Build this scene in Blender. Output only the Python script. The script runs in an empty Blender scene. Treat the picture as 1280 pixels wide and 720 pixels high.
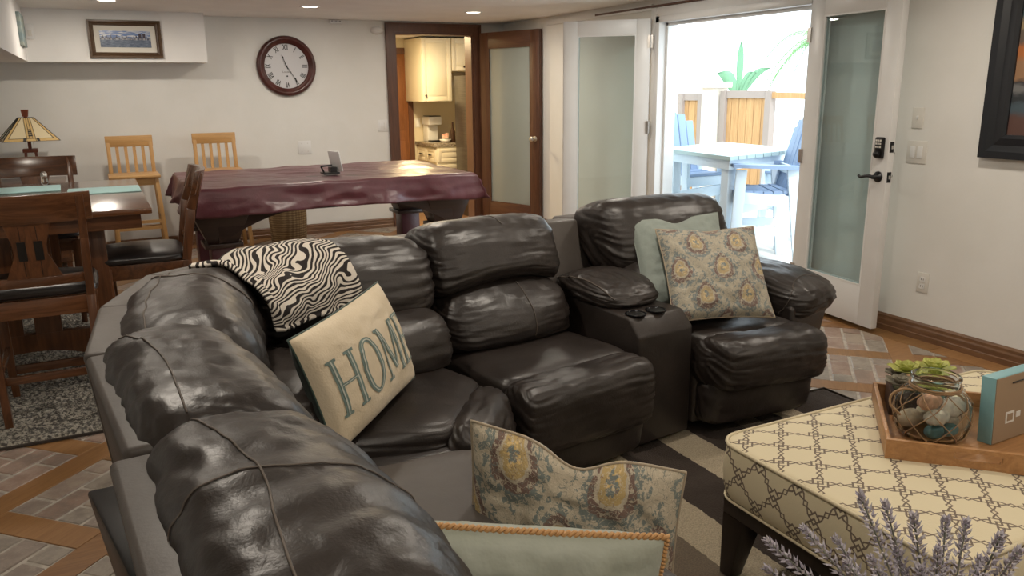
import bpy, bmesh, math, random
from mathutils import Matrix, Vector, noise
random.seed(7)
sc = bpy.context.scene
COL = sc.collection
PI = math.pi
R = math.radians

# ------------------------------------------------------------ camera, world, lights, exposure
def cam_axes(yaw, pitch, roll):
    y, p, r = R(yaw), R(pitch), R(roll)
    f = Vector((math.sin(y)*math.cos(p), math.cos(y)*math.cos(p), -math.sin(p)))
    rt = Vector((math.cos(y), -math.sin(y), 0)); u = rt.cross(f)
    return f, rt*math.cos(r)+u*math.sin(r), -rt*math.sin(r)+u*math.cos(r)
f_, r_, u_ = cam_axes(27.0, 14.0, -.62)
cd = bpy.data.cameras.new('camera'); cam = bpy.data.objects.new('camera', cd); COL.objects.link(cam)
M = Matrix((r_, u_, -f_)).transposed().to_4x4(); M.translation = (0, 0, 1.45)
cam.matrix_world = M
cd.sensor_width = 36; cd.lens = 36*1005/1280; cd.clip_start = .05; cd.clip_end = 200
sc.camera = cam

w = bpy.data.worlds.new('sky'); sc.world = w; w.use_nodes = True
bgn = w.node_tree.nodes['Background']; bgn.inputs[0].default_value = (.80, .92, 1, 1); bgn.inputs[1].default_value = 3.8
sl = bpy.data.lights.new('sun', 'SUN'); sl.energy = 2.2; sl.angle = R(1); sl.color = (1, .96, .9)
so = bpy.data.objects.new('sun', sl); so.rotation_euler = (R(35), R(-12), 0); COL.objects.link(so)
CANS_AND_ADDED = [  # x, y of the ceiling downlights; all but the first three added unseen
    (.21, 7.13), (1.74, 7.08), (3.24, 7.08), (-.4, 4.7), (1.74, 4.9), (3.3, 4.9), (.0, 2.5), (1.7, 2.4), (3.3, 2.4), (.3, .2), (1.9, .1), (3.4, .1)]
CAN_POWER = 11
sc.view_settings.view_transform = 'Standard'; sc.view_settings.look = 'None'
sc.view_settings.gamma = 1; sc.view_settings.exposure = .1; sc.view_settings.use_curve_mapping = False
try:
    sc.cycles.use_denoising = True
    sc.cycles.sample_clamp_indirect = 6
    sc.cycles.max_bounces = 10; sc.cycles.transparent_max_bounces = 12
except Exception: pass

# ------------------------------------------------------------ material helpers
class V:
    def __init__(s, nt, o): s.nt, s.o = nt, o
    def _m(s, op, *a):
        n = s.nt.nodes.new('ShaderNodeMath'); n.operation = op
        for i, x in enumerate((s,)+a):
            if isinstance(x, V): s.nt.links.new(x.o, n.inputs[i])
            else: n.inputs[i].default_value = x
        return V(s.nt, n.outputs[0])
    def __add__(s, b): return s._m('ADD', b)
    __radd__ = __add__
    def __sub__(s, b): return s._m('SUBTRACT', b)
    def __mul__(s, b): return s._m('MULTIPLY', b)
    __rmul__ = __mul__
    def __truediv__(s, b): return s._m('DIVIDE', b)
    def __neg__(s): return s*-1
    def abs(s): return s._m('ABSOLUTE')
    def frac(s): return s._m('FRACT')
    def floor(s): return s._m('FLOOR')
    def sqrt(s): return s._m('SQRT')
    def mod(s, b): return s._m('FLOORED_MODULO', b)
    def lt(s, b): return s._m('LESS_THAN', b)
    def gt(s, b): return s._m('GREATER_THAN', b)
    def min(s, b): return s._m('MINIMUM', b)
    def max(s, b): return s._m('MAXIMUM', b)
    def sin(s): return s._m('SINE')
    def smooth(s, a, b):
        n = s.nt.nodes.new('ShaderNodeMapRange'); n.interpolation_type = 'SMOOTHSTEP'
        s.nt.links.new(s.o, n.inputs[0]); n.inputs[1].default_value = a; n.inputs[2].default_value = b
        return V(s.nt, n.outputs[0])

def mix(nt, fac, a, b):
    n = nt.nodes.new('ShaderNodeMix'); n.data_type = 'RGBA'
    if isinstance(fac, V): nt.links.new(fac.o, n.inputs[0])
    else: n.inputs[0].default_value = fac
    for i, x in ((6, a), (7, b)):
        if isinstance(x, (tuple, list)): n.inputs[i].default_value = (*x[:3], 1)
        else: nt.links.new(x, n.inputs[i])
    return n.outputs[2]

def coords(nt, kind='Object', scale=(1, 1, 1), rot=(0, 0, 0)):
    t = nt.nodes.new('ShaderNodeTexCoord'); m = nt.nodes.new('ShaderNodeMapping')
    m.inputs['Scale'].default_value = scale; m.inputs['Rotation'].default_value = rot
    nt.links.new(t.outputs[kind], m.inputs[0]); return m.outputs[0]

def sep(nt, vec):
    n = nt.nodes.new('ShaderNodeSeparateXYZ'); nt.links.new(vec, n.inputs[0])
    return [V(nt, o) for o in n.outputs]

def noise_n(nt, vec, scale, detail=3, rough=.5, dist=0, out=0):
    n = nt.nodes.new('ShaderNodeTexNoise'); n.inputs['Scale'].default_value = scale
    n.inputs['Detail'].default_value = detail; n.inputs['Roughness'].default_value = rough; n.inputs['Distortion'].default_value = dist
    nt.links.new(vec, n.inputs[0]); return V(nt, n.outputs[out])

def bump(nt, bsdf, h, strength, dist=.01):
    b = nt.nodes.new('ShaderNodeBump'); b.inputs['Strength'].default_value = strength; b.inputs['Distance'].default_value = dist
    nt.links.new(h.o, b.inputs['Height']); nt.links.new(b.outputs[0], bsdf.inputs['Normal'])

def mat(name, base=(.8, .8, .8), rough=.5, metal=0, spec=None, emit=None, estr=0, trans=0, ior=None, coat=0):
    m = bpy.data.materials.new(name); m.use_nodes = True
    b = m.node_tree.nodes['Principled BSDF']
    b.inputs['Base Color'].default_value = (*base, 1); b.inputs['Roughness'].default_value = rough; b.inputs['Metallic'].default_value = metal
    if spec is not None: b.inputs['Specular IOR Level'].default_value = spec
    if emit: b.inputs['Emission Color'].default_value = (*emit, 1); b.inputs['Emission Strength'].default_value = estr
    if trans: b.inputs['Transmission Weight'].default_value = trans
    if ior: b.inputs['IOR'].default_value = ior
    if coat: b.inputs['Coat Weight'].default_value = coat; b.inputs['Coat Roughness'].default_value = .2
    return m, m.node_tree, b

def noisy(name, c1, c2, scale=5, rough=.5, bumps=0, bscale=60, lo=.35, hi=.65, vscale=(1, 1, 1), **k):
    m, nt, b = mat(name, c1, rough, **k)
    vec = coords(nt, 'Object', vscale)
    n = noise_n(nt, vec, scale, 4)
    nt.links.new(mix(nt, n.smooth(lo, hi), c1, c2), b.inputs['Base Color'])
    if bumps: bump(nt, b, noise_n(nt, vec, bscale, 3), bumps, .004)
    return m

def wood(name, c1, c2, axis=0, rough=.4, dens=1, coat=0, kind='Object'):
    m, nt, b = mat(name, c1, rough, coat=coat)
    s = [14*dens]*3; s[axis] = 1.1*dens
    vec = coords(nt, kind, s)
    n = noise_n(nt, vec, 2.2, 5, .6, 1.2); n2 = noise_n(nt, vec, 9, 3, .6)
    nt.links.new(mix(nt, n2.smooth(.45, .75)*.35, mix(nt, n.smooth(.32, .68), c1, c2), tuple(x*.45 for x in c1)), b.inputs['Base Color'])
    bump(nt, b, n2, .15, .002)
    return m

MT = {}
MT['wall'] = noisy('wall paint', (.73, .725, .69), (.76, .755, .725), 3, .75, .12, 55)
MT['ceiling'] = noisy('ceiling paint', (.80, .79, .77), (.84, .83, .81), 3, .8, .05, 40)
MT['mortar'] = noisy('mortar', (.36, .32, .27), (.48, .43, .37), 30, .85, .3, 90)
BR = []
for i, (a, c) in enumerate([((.27, .18, .14), (.37, .27, .215)), ((.24, .205, .17), (.34, .295, .245)), ((.33, .23, .18), (.25, .19, .155)), ((.38, .31, .245), (.29, .22, .18)), ((.23, .185, .155), (.30, .245, .205))]):
    m, nt, b = mat('brick %s' % 'abcde'[i], a, .38)
    v = coords(nt, 'Object', (1, 1, 1)); oi = nt.nodes.new('ShaderNodeObjectInfo')
    ad = nt.nodes.new('ShaderNodeVectorMath'); ad.operation = 'ADD'; nt.links.new(v, ad.inputs[0])
    cb = nt.nodes.new('ShaderNodeCombineXYZ'); sr = V(nt, oi.outputs['Random'])*37
    nt.links.new(sr.o, cb.inputs[0]); nt.links.new(sr.o, cb.inputs[2]); nt.links.new(cb.outputs[0], ad.inputs[1])
    n = noise_n(nt, ad.outputs[0], 14, 5, .65); n2 = noise_n(nt, ad.outputs[0], 45, 4, .7)
    nt.links.new(mix(nt, n2.smooth(.5, .75)*.6, mix(nt, n.smooth(.35, .65), a, c), (.42, .36, .29)), b.inputs['Base Color'])
    nt.links.new((n2*.35+.2).o, b.inputs['Roughness'])
    bump(nt, b, n2, .35, .004); BR.append(m)
PL = [wood('floor plank %s' % n, a, c, 0, .36) for n, a, c in (('a', (.30, .155, .062), (.22, .105, .04)), ('b', (.28, .14, .055), (.34, .18, .073)), ('c', (.23, .12, .048), (.30, .16, .062)))]
MT['oak'] = wood('brown oak', (.125, .052, .026), (.085, .034, .018), 2, .42)
MT['oakx'] = wood('brown oak rail', (.125, .052, .026), (.085, .034, .018), 0, .42)
MT['base'] = wood('baseboard oak', (.20, .105, .052), (.135, .068, .034), 1, .38)
MT['basex'] = wood('baseboard oak long', (.20, .105, .052), (.135, .068, .034), 0, .38)
MT['cherry'] = wood('dark chair wood', (.17, .066, .026), (.085, .032, .013), 2, .3, coat=.3)
MT['cherryx'] = wood('dark table wood', (.165, .066, .027), (.085, .034, .015), 0, .25, coat=.5)
MT['toptable'] = wood('polished table top', (.165, .066, .027), (.085, .034, .015), 0, .2, coat=1)
MT['lightwood'] = wood('honey wood', (.56, .33, .13), (.48, .27, .10), 2, .4)
MT['lightwoodx'] = wood('honey wood rail', (.56, .33, .13), (.48, .27, .10), 0, .4)
MT['tray'] = wood('tray acacia', (.46, .24, .10), (.35, .17, .065), 0, .35)
MT['kitchendoor'] = wood('red brown door', (.22, .085, .03), (.16, .06, .022), 2, .4)
MT['upvc'] = noisy('white door paint', (.70, .70, .69), (.73, .73, .72), 4, .35)
MT['hinge'], _, _ = mat('satin nickel', (.6, .58, .55), .3, 1)
MT['blackmetal'], _, _ = mat('black metal', (.012, .012, .014), .35, .4)
MT['bronze'], _, _ = mat('dark bronze', (.05, .035, .028), .35, .8)
MT['threshold'], _, _ = mat('aluminium', (.45, .48, .5), .4, .8)
MT['plastic'], _, _ = mat('ivory plastic', (.68, .66, .61), .35)
MT['black'], _, _ = mat('black', (.01, .01, .01), .4)
MT['white'], _, _ = mat('white plastic', (.75, .75, .74), .4)
MT['lens'], _, _ = mat('lamp lens', (1, .95, .85), .5, emit=(1, .9, .72), estr=9)
# glass
m, nt, b = mat('pane glass', (.86, .95, .95), .02); nt.nodes.remove(b)
tr = nt.nodes.new('ShaderNodeBsdfTransparent'); tr.inputs[0].default_value = (.86, .925, .935, 1)
gl = nt.nodes.new('ShaderNodeBsdfGlossy'); gl.inputs['Roughness'].default_value = 0
fr = nt.nodes.new('ShaderNodeFresnel'); fr.inputs[0].default_value = 1.7
mx = nt.nodes.new('ShaderNodeMixShader'); gg = nt.nodes.new('ShaderNodeNewGeometry'); nt.links.new((V(nt, fr.outputs[0])*(V(nt, gg.outputs['Backfacing'])*-1+1)).o, mx.inputs[0]); nt.links.new(tr.outputs[0], mx.inputs[1]); nt.links.new(gl.outputs[0], mx.inputs[2])
nt.links.new(mx.outputs[0], nt.nodes['Material Output'].inputs[0]); MT['pane'] = m
MT['jar'], _, _ = mat('jar glass', (.96, 1, .99), .02, trans=1, ior=1.3)
m, nt, b = mat('frosted glass', (.42, .47, .44), .12, spec=.8); b.inputs['Transmission Weight'].default_value = .25; MT['frost'] = m

def leather(name, c1, c2, r0, r1, bs=1.0):
    m, nt, b = mat(name, c1, .35)
    v = coords(nt, 'Object')
    n = noise_n(nt, v, 6, 4, .6); f = noise_n(nt, v, 190, 2); g = noise_n(nt, v, 22, 4, .6, .8)
    nt.links.new(mix(nt, n.smooth(.3, .7), c1, c2), b.inputs['Base Color'])
    nt.links.new((n*(r1-r0)+g*.12+(r0-.06)).o, b.inputs['Roughness'])
    b.inputs['Specular IOR Level'].default_value = .62
    bump(nt, b, f*.25+g*.7, .30*bs, .006)
    return m
MT['leather'] = leather('dark brown leather', (.017, .0125, .0105), (.027, .0205, .0175), .33, .47)
MT['shell'] = leather('grey brown side leather', (.062, .051, .044), (.078, .066, .057), .42, .55, .5)
MT['seatpad'] = leather('black chair leather', (.018, .015, .015), (.028, .024, .024), .25, .38, .5)
MT['stitch'], _, _ = mat('stitching', (.10, .08, .065), .6)
MT['pooldark'] = wood('dark billiard wood', (.040, .020, .015), (.026, .013, .010), 0, .3, coat=.3)
MT['vinyl'] = leather('maroon vinyl', (.085, .022, .030), (.115, .032, .042), .26, .40, 1.3)
MT['cupblack'], _, _ = mat('cup chrome black', (.01, .01, .012), .12, .6)

# zebra
m, nt, b = mat('zebra fleece', (.7, .66, .6), .9)
t = nt.nodes.new('ShaderNodeTexCoord'); mp = nt.nodes.new('ShaderNodeMapping'); mp.inputs['Rotation'].default_value = (0, 0, R(28))
nt.links.new(t.outputs['UV'], mp.inputs[0])
nz_ = nt.nodes.new('ShaderNodeTexNoise'); nz_.inputs['Scale'].default_value = 5.5; nz_.inputs['Detail'].default_value = 1.2; nt.links.new(mp.outputs[0], nz_.inputs[0])
vm = nt.nodes.new('ShaderNodeVectorMath'); vm.operation = 'MULTIPLY_ADD'; vm.inputs[1].default_value = (.16, .26, 0); nt.links.new(nz_.outputs[1], vm.inputs[0]); nt.links.new(mp.outputs[0], vm.inputs[2])
wv = nt.nodes.new('ShaderNodeTexWave'); wv.bands_direction = 'Y'; wv.inputs['Scale'].default_value = 9.5; wv.inputs['Distortion'].default_value = 2.2
wv.inputs['Detail'].default_value = 1.0; wv.inputs['Detail Scale'].default_value = 1.3; nt.links.new(vm.outputs[0], wv.inputs[0])
nt.links.new(mix(nt, V(nt, wv.outputs[1]).smooth(.47, .53), (.018, .013, .012), (.66, .60, .52)), b.inputs['Base Color'])
bump(nt, b, noise_n(nt, mp.outputs[0], 90, 2), .3, .004); MT['zebra'] = m
def fabric(name, c, r=.85, sc_=160, c2=None):
    m, nt, b = mat(name, c, r); v = coords(nt)
    if c2: nt.links.new(mix(nt, noise_n(nt, v, 9, 4).smooth(.3, .7), c, c2), b.inputs['Base Color'])
    bump(nt, b, noise_n(nt, v, sc_, 2)+noise_n(nt, v, 14, 3, .5, .5)*2, .35, .004)
    b.inputs['Sheen Weight'].default_value = .15; return m
MT['cream'] = fabric('cream linen', (.60, .50, .35), c2=(.66, .56, .41))
MT['homegreen'] = fabric('letter green', (.15, .21, .19))
MT['homeline'] = fabric('letter highlight', (.50, .52, .46))
MT['backgreen'] = fabric('dark green fabric', (.045, .075, .062))
MT['sage'] = fabric('sage satin', (.30, .32, .255), .55, 60, (.34, .36, .30))
MT['sageblue'] = fabric('sage blue fabric', (.25, .29, .26), .8, 60, (.29, .33, .30))
MT['goldcord'] = fabric('gold braid', (.50, .27, .10), .6, 220)
MT['mat'] = fabric('aqua placemat', (.42, .68, .68), .8)
MT['canvas'], _, _ = mat('kraft board', (.30, .21, .13), .8)
MT['aqua'], _, _ = mat('aqua board', (.22, .42, .45), .5)
MT['rope'] = fabric('jute rope', (.30, .18, .085), .9, 300)

# damask (uv in metres)
def damask(name, S, bg=(.46, .40, .30), maroon=(.13, .065, .055), gold=(.48, .34, .13), teal=(.13, .17, .165), asp=1.5, soft=.0):
    m, nt, b = mat(name, bg, .85)
    t = nt.nodes.new('ShaderNodeTexCoord'); uvv = t.outputs['UV']
    nn = nt.nodes.new('ShaderNodeTexNoise'); nn.inputs['Scale'].default_value = 38; nn.inputs['Detail'].default_value = 2; nt.links.new(uvv, nn.inputs[0])
    sp = nt.nodes.new('ShaderNodeSeparateColor'); nt.links.new(nn.outputs[1], sp.inputs[0])
    x, y, _ = sep(nt, uvv)
    wob = noise_n(nt, uvv, 90/ (S/.14), 2)
    x = (x+(V(nt, sp.outputs[0])-.5)*.022)/S; y = (y+(V(nt, sp.outputs[1])-.5)*.022)/(S*asp)
    row = (y*2).floor(); yy = (y*2).frac()-.5
    res = None
    def cell(xo, yo):
        px = (x+xo).frac()-.5; py = (y+yo).frac()-.5
        wd = (py*-1.1+.62)           # wider low, pointed top
        ax = px/ (wd.max(.2)); d = (ax*ax*2.4+py*py*5.2).sqrt()
        return px, py, d
    p1 = cell(0, 0); p2 = cell(.5, .5)
    d = p1[2].min(p2[2])
    col = mix(nt, (wob-.53).gt(0)*1.0, bg, teal)                       # scattered scrolls
    ring = lambda a, c: (d.smooth(a-.015, a+.015))*(d.smooth(c-.015, c+.015)*-1+1)
    # lattice vines
    lat = ((x+y).mod(1.0)-.5).abs(); lat2 = ((x-y).mod(1.0)-.5).abs()
    vine = lat.min(lat2)
    col = mix(nt, vine.lt(.07)*1.0*(wob.gt(.44)), col, bg)
    col = mix(nt, ring(.56, .74)*(wob.gt(.46)), col, teal)
    col = mix(nt, ring(.40, .57)*(wob.gt(.40)), col, maroon)
    col = mix(nt, d.lt(.40)*1.0, col, tuple(q*1.05 for q in bg))
    col = mix(nt, d.lt(.34)*1.0, col, gold)
    col = mix(nt, d.lt(.17)*wob.gt(.48), col, teal)
    col = mix(nt, d.lt(.26)*wob.lt(.43), col, tuple(min(1, q*1.5) for q in gold))
    w2 = noise_n(nt, uvv, 62/(S/.235), 2, .5, .6); w3 = noise_n(nt, uvv, 48/(S/.235), 1, .5, 1.2)
    col = mix(nt, ((w2-.5).abs().lt(.018))*.8, col, tuple(q*1.25 for q in bg))
    col = mix(nt, ((w3-.47).abs().lt(.016))*(d.gt(.42))*.75, col, tuple(q*.8 for q in teal))
    col = mix(nt, ((w3-.56).abs().lt(.012))*(d.lt(.40))*.7, col, tuple(q*1.3 for q in maroon))
    nt.links.new(mix(nt, .14, col, bg), b.inputs['Base Color'])
    bump(nt, b, noise_n(nt, coords(nt), 220, 2), .3, .003); return m
MT['damask'] = damask('damask print', .235)
MT['tanpipe'] = fabric('tan piping', (.38, .31, .22))
MT['damask2'] = damask('damask print small', .185, bg=(.40, .36, .28), gold=(.42, .32, .16), maroon=(.14, .075, .07), teal=(.15, .19, .20), asp=1.35)

# trellis
m, nt, b = mat('trellis fabric', (.66, .58, .40), .85)
geo = nt.nodes.new('ShaderNodeNewGeometry'); px, py, pz = sep(nt, geo.outputs['Position']); nx, ny, nz = sep(nt, geo.outputs['True Normal'])
top = nz.abs().gt(.6); sx = nx.abs().gt(ny.abs())
A = px*top+(top*-1+1)*(py*sx+px*(sx*-1+1)); B = py*top+(top*-1+1)*pz
Cc = .0965
P_ = (A+B)/(1.41421*Cc)+.32; Q_ = (B-A)/(1.41421*Cc)+.24
pf = P_.frac()-.5; qf = Q_.frac()-.5         # distance from the line in cells
def link(along, across):
    # across: distance to line; along: 0 at the crossing, .5 in the middle
    am = (along.abs()*-1+.5)                  # 0 in the middle between crossings
    dia = (am*-.8+.08); 
    h = (dia.max(0))*am.lt(.10)+am.gt(.10)*(((am-.10)*.5).min(.07))
    return ((across.abs()-h).abs().lt(.026))*(along.abs().gt(.16))
l1 = link(qf, pf); l2 = link(pf, qf)
def sq(ox, oy, s): return (((pf-ox).abs().max((qf-oy).abs())-s).abs()).lt(.026)
tot = l1.max(l2).max(sq(.065, .065, .125)).max(sq(-.065, -.065, .125))
nt.links.new(mix(nt, tot, (.66, .58, .40), (.17, .13, .10)), b.inputs['Base Color'])
bump(nt, b, noise_n(nt, coords(nt), 160, 2), .2, .003); MT['trellis'] = m
MT['piping'] = fabric('cream piping', (.60, .52, .35))

# rugs
m, nt, b = mat('grey shag', (.3, .3, .28), .95); v = coords(nt)
a = noise_n(nt, v, 75, 2, .5); c = noise_n(nt, v, 8, 3)
nt.links.new(mix(nt, a.smooth(.40, .62), mix(nt, c.smooth(.3, .7), (.07, .065, .058), (.11, .10, .09)), (.42, .39, .33)), b.inputs['Base Color'])
bump(nt, b, noise_n(nt, v, 110, 2), .9, .01); MT['shag'] = m
def stripe_mat():
    m, nt, b = mat('striped rug', (.3, .2, .1), .95); geo = nt.nodes.new('ShaderNodeNewGeometry'); x, y, z = sep(nt, geo.outputs['Position'])
    x = x+(noise_n(nt, geo.outputs['Position'], 60, 2)-.5)*.012
    dark = (.036, .024, .018); cream = (.44, .37, .26); taupe = (.15, .115, .08); gy = (.22, .19, .15)
    col = taupe
    for x0, cc in ((1.56, cream), (1.73, dark), (1.955, cream), (2.125, dark), (2.36, taupe), (2.47, dark), (2.58, cream), (2.70, dark)):
        col = mix(nt, x.gt(x0)*1.0, col, cc)
    n = noise_n(nt, geo.outputs['Position'], 190, 2)
    nt.links.new(mix(nt, n.smooth(.35, .65)*.35, col, (.05, .04, .03)), b.inputs['Base Color'])
    bump(nt, b, n, .8, .008); return m
MT['striperug'] = stripe_mat()
MT['rugback'], _, _ = mat('rug binding', (.045, .035, .028), .9)

# ------------------------------------------------------------ mesh helpers
W = {}
def world_of(o): return W.get(o, Matrix.Identity(4))
def thing(name, label, cat, loc=(0, 0, 0), rz=0, group=None):
    o = bpy.data.objects.new(name, None); COL.objects.link(o); o.empty_display_size = .1
    o.location = loc; o.rotation_euler = (0, 0, rz); W[o] = Matrix.Translation(loc) @ Matrix.Rotation(rz, 4, 'Z')
    o['label'] = label; o['category'] = cat
    if group: o['group'] = group
    return o
def tag(o, label, cat, group=None):
    o['label'] = label; o['category'] = cat
    if group: o['group'] = group
    return o
def struct(o): o['kind'] = 'structure'; return o

class MB:
    def __init__(s): s.v = []; s.f = []; s.uv = None
    def add(s, vs, fs):
        k = len(s.v); s.v += [Vector(p) for p in vs]; s.f += [tuple(i+k for i in f) for f in fs]; return s
    def box(s, lo, hi, M=None, taper=None):
        (a, b, c), (d, e, f) = lo, hi
        vs = [Vector(p) for p in ((a, b, c), (d, b, c), (d, e, c), (a, e, c), (a, b, f), (d, b, f), (d, e, f), (a, e, f))]
        if M is not None: vs = [M @ p for p in vs]
        return s.add(vs, [(0, 3, 2, 1), (4, 5, 6, 7), (0, 1, 5, 4), (1, 2, 6, 5), (2, 3, 7, 6), (3, 0, 4, 7)])
    def hexa(s, p):   # 8 corners: bottom 4 then top 4
        return s.add(p, [(0, 3, 2, 1), (4, 5, 6, 7), (0, 1, 5, 4), (1, 2, 6, 5), (2, 3, 7, 6), (3, 0, 4, 7)])
    def bar(s, a, b, w_, d, up=(0, 0, 1), w2=None, d2=None):
        a, b = Vector(a), Vector(b); t = (b-a).normalized(); u = Vector(up)
        if abs(t.dot(u)) > .98: u = Vector((0, 1, 0))
        x = t.cross(u).normalized(); y = x.cross(t).normalized(); w2 = w2 or w_; d2 = d2 or d
        ps = [a+x*i*w_/2+y*j*d/2 for i, j in ((-1, -1), (1, -1), (1, 1), (-1, 1))]+[b+x*i*w2/2+y*j*d2/2 for i, j in ((-1, -1), (1, -1), (1, 1), (-1, 1))]
        return s.hexa(ps)
    def tube(s, pts, r, n=8, closed=False, cap=True):
        pts = [Vector(p) for p in pts]; N = len(pts); rings = []
        up = Vector((0, 0, 1)); prev = None
        for i, p in enumerate(pts):
            if closed: t = pts[(i+1) % N]-pts[i-1]
            else: t = pts[min(i+1, N-1)]-pts[max(i-1, 0)]
            t.normalize()
            if prev is None:
                x = t.cross(up)
                if x.length < .1: x = t.cross(Vector((0, 1, 0)))
            else: x = prev-t*prev.dot(t)
            x.normalize(); prev = x; y = t.cross(x)
            rr = r(i/(N-1)) if callable(r) else r
            rings.append([p+(x*math.cos(2*PI*k/n)+y*math.sin(2*PI*k/n))*rr for k in range(n)])
        vs = [q for rg in rings for q in rg]; fs = []
        for i in range(N if closed else N-1):
            j = (i+1) % N
            for k in range(n): fs.append((i*n+k, i*n+(k+1) % n, j*n+(k+1) % n, j*n+k))
        if not closed and cap: fs += [tuple(range(n))[::-1], tuple((N-1)*n+k for k in range(n))]
        return s.add(vs, fs)
    def lathe(s, prof, c=(0, 0, 0), n=24, M=None, close=True):
        c = Vector(c); vs = []; fs = []
        for r, z in prof:
            for k in range(n): vs.append(Vector((r*math.cos(2*PI*k/n), r*math.sin(2*PI*k/n), z)))
        for i in range(len(prof)-1):
            for k in range(n): fs.append((i*n+k, i*n+(k+1) % n, (i+1)*n+(k+1) % n, (i+1)*n+k))
        if close: fs += [tuple(range(n))[::-1], tuple((len(prof)-1)*n+k for k in range(n))]
        vs = [(M @ p if M is not None else p)+c for p in vs]
        return s.add(vs, fs)
    def prism(s, poly, z0, z1, M=None):   # poly in xy
        n = len(poly); vs = [Vector((x, y, z0)) for x, y in poly]+[Vector((x, y, z1)) for x, y in poly]
        if M is not None: vs = [M @ p for p in vs]
        return s.add(vs, [tuple(range(n))[::-1], tuple(range(n, 2*n))]+[(i, (i+1) % n, n+(i+1) % n, n+i) for i in range(n)])
    def build(s, name, m, parent=None, smooth=False, bevel=0, local=False, weld=False, segs=2):
        me = bpy.data.meshes.new(name); o = bpy.data.objects.new(name, me); COL.objects.link(o)
        vs = s.v
        if parent is not None:
            o.parent = parent
            if not local:
                I = world_of(parent).inverted(); vs = [I @ p for p in vs]
            W[o] = world_of(parent)
        else:
            xs = [p.x for p in vs]; ys = [p.y for p in vs]; zs = [p.z for p in vs]
            c = Vector(((min(xs)+max(xs))/2, (min(ys)+max(ys))/2, min(zs))); o.location = c; vs = [p-c for p in vs]
            W[o] = Matrix.Translation(c)
        me.from_pydata(vs, [], s.f); me.materials.append(m)
        if s.uv:
            l = me.uv_layers.new(name='UVMap')
            for lp in me.loops: l.data[lp.index].uv = s.uv[lp.vertex_index]
        if bevel or weld:
            bm = bmesh.new(); bm.from_mesh(me)
            if weld: bmesh.ops.remove_doubles(bm, verts=bm.verts, dist=1e-5)
            bmesh.ops.recalc_face_normals(bm, faces=bm.faces)
            if bevel:
                es = [e for e in bm.edges if len(e.link_faces) == 2 and e.calc_face_angle(0) > .5]
                bmesh.ops.bevel(bm, geom=es, offset=bevel, segments=segs, profile=.5, affect='EDGES')
            bm.to_mesh(me); bm.free()
        if smooth:
            for p in me.polygons: p.use_smooth = True
            if bevel or smooth == 'angle':
                try: me.set_sharp_from_angle(angle=R(40))
                except Exception: pass
        me.update(); return o
def box(name, lo, hi, m, parent=None, bevel=0, smooth=False, local=False, M=None):
    return MB().box(lo, hi, M).build(name, m, parent, smooth=smooth or bool(bevel), bevel=bevel, local=local)
def dup(o, loc=None, rz=None, label=None, group=None, parent=None):
    c = o.copy(); COL.objects.link(c)
    if parent: c.parent = parent
    if loc is not None: c.location = loc
    if rz is not None: c.rotation_euler = (0, 0, rz)
    if label: c['label'] = label
    if group: c['group'] = group
    for ch in list(o.children): dup(ch, parent=c)
    return c
def cr(P, t):     # Catmull-Rom through list of vectors, t in 0..1
    n = len(P)-1; x = max(0, min(1, t))*n; i = min(int(x), n-1); f = x-i
    p0, p1, p2, p3 = P[max(i-1, 0)], P[i], P[i+1], P[min(i+2, n)]
    return .5*((2*p1)+(p2-p0)*f+(2*p0-5*p1+4*p2-p3)*f*f+(3*p1-p0-3*p2+p3)*f**3)
def fbm(v, o=3):
    return noise.fractal(Vector(v), 1.0, 2.0, o)

# ------------------------------------------------------------ the room
XL, XR, YB, YN, ZC = -1.7, 4.15, 8.28, -1.2, 2.125
T = .15
fl = struct(box('floor', (XL-.1, YN-.1, -.12), (XR, YB, -.0035), MT['mortar']))
struct(box('ceiling', (XL-.1, YN-.1, ZC), (XR+T, YB+T, ZC+.1), MT['ceiling']))
DX0, DX1, DZ = 2.875, 3.77, 2.02            # kitchen doorway
m_ = MB().box((XL-T, YB, -.15), (DX0, YB+T, ZC)).box((DX1, YB, -.15), (XR+T, YB+T, ZC)).box((DX0, YB, DZ), (DX1, YB+T, ZC))
struct(m_.build('wall_back', MT['wall']))
FY0, FY1, FZ = 3.84, 5.50, 1.99             # french doorway
m_ = MB().box((XR, YN, -.12), (XR+T, FY0, ZC)).box((XR, FY1, -.12), (XR+T, YB, ZC)).box((XR, FY0, FZ), (XR+T, FY1, ZC))
struct(m_.build('wall_right', MT['wall']))
struct(box('wall_left', (XL-T, YN-T, -.12), (XL, YB, ZC), MT['wall']))
struct(box('wall_near', (XL, YN-T, -.12), (XR+T, YN, ZC), MT['wall']))
s_ = MB().box((XL, 7.98, 1.70), (1.0, YB, ZC)).box((XL, 4.6, 1.70), (-.41, 7.98, ZC))
so_ = struct(s_.build('trim_1', MT['ceiling']))

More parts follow.
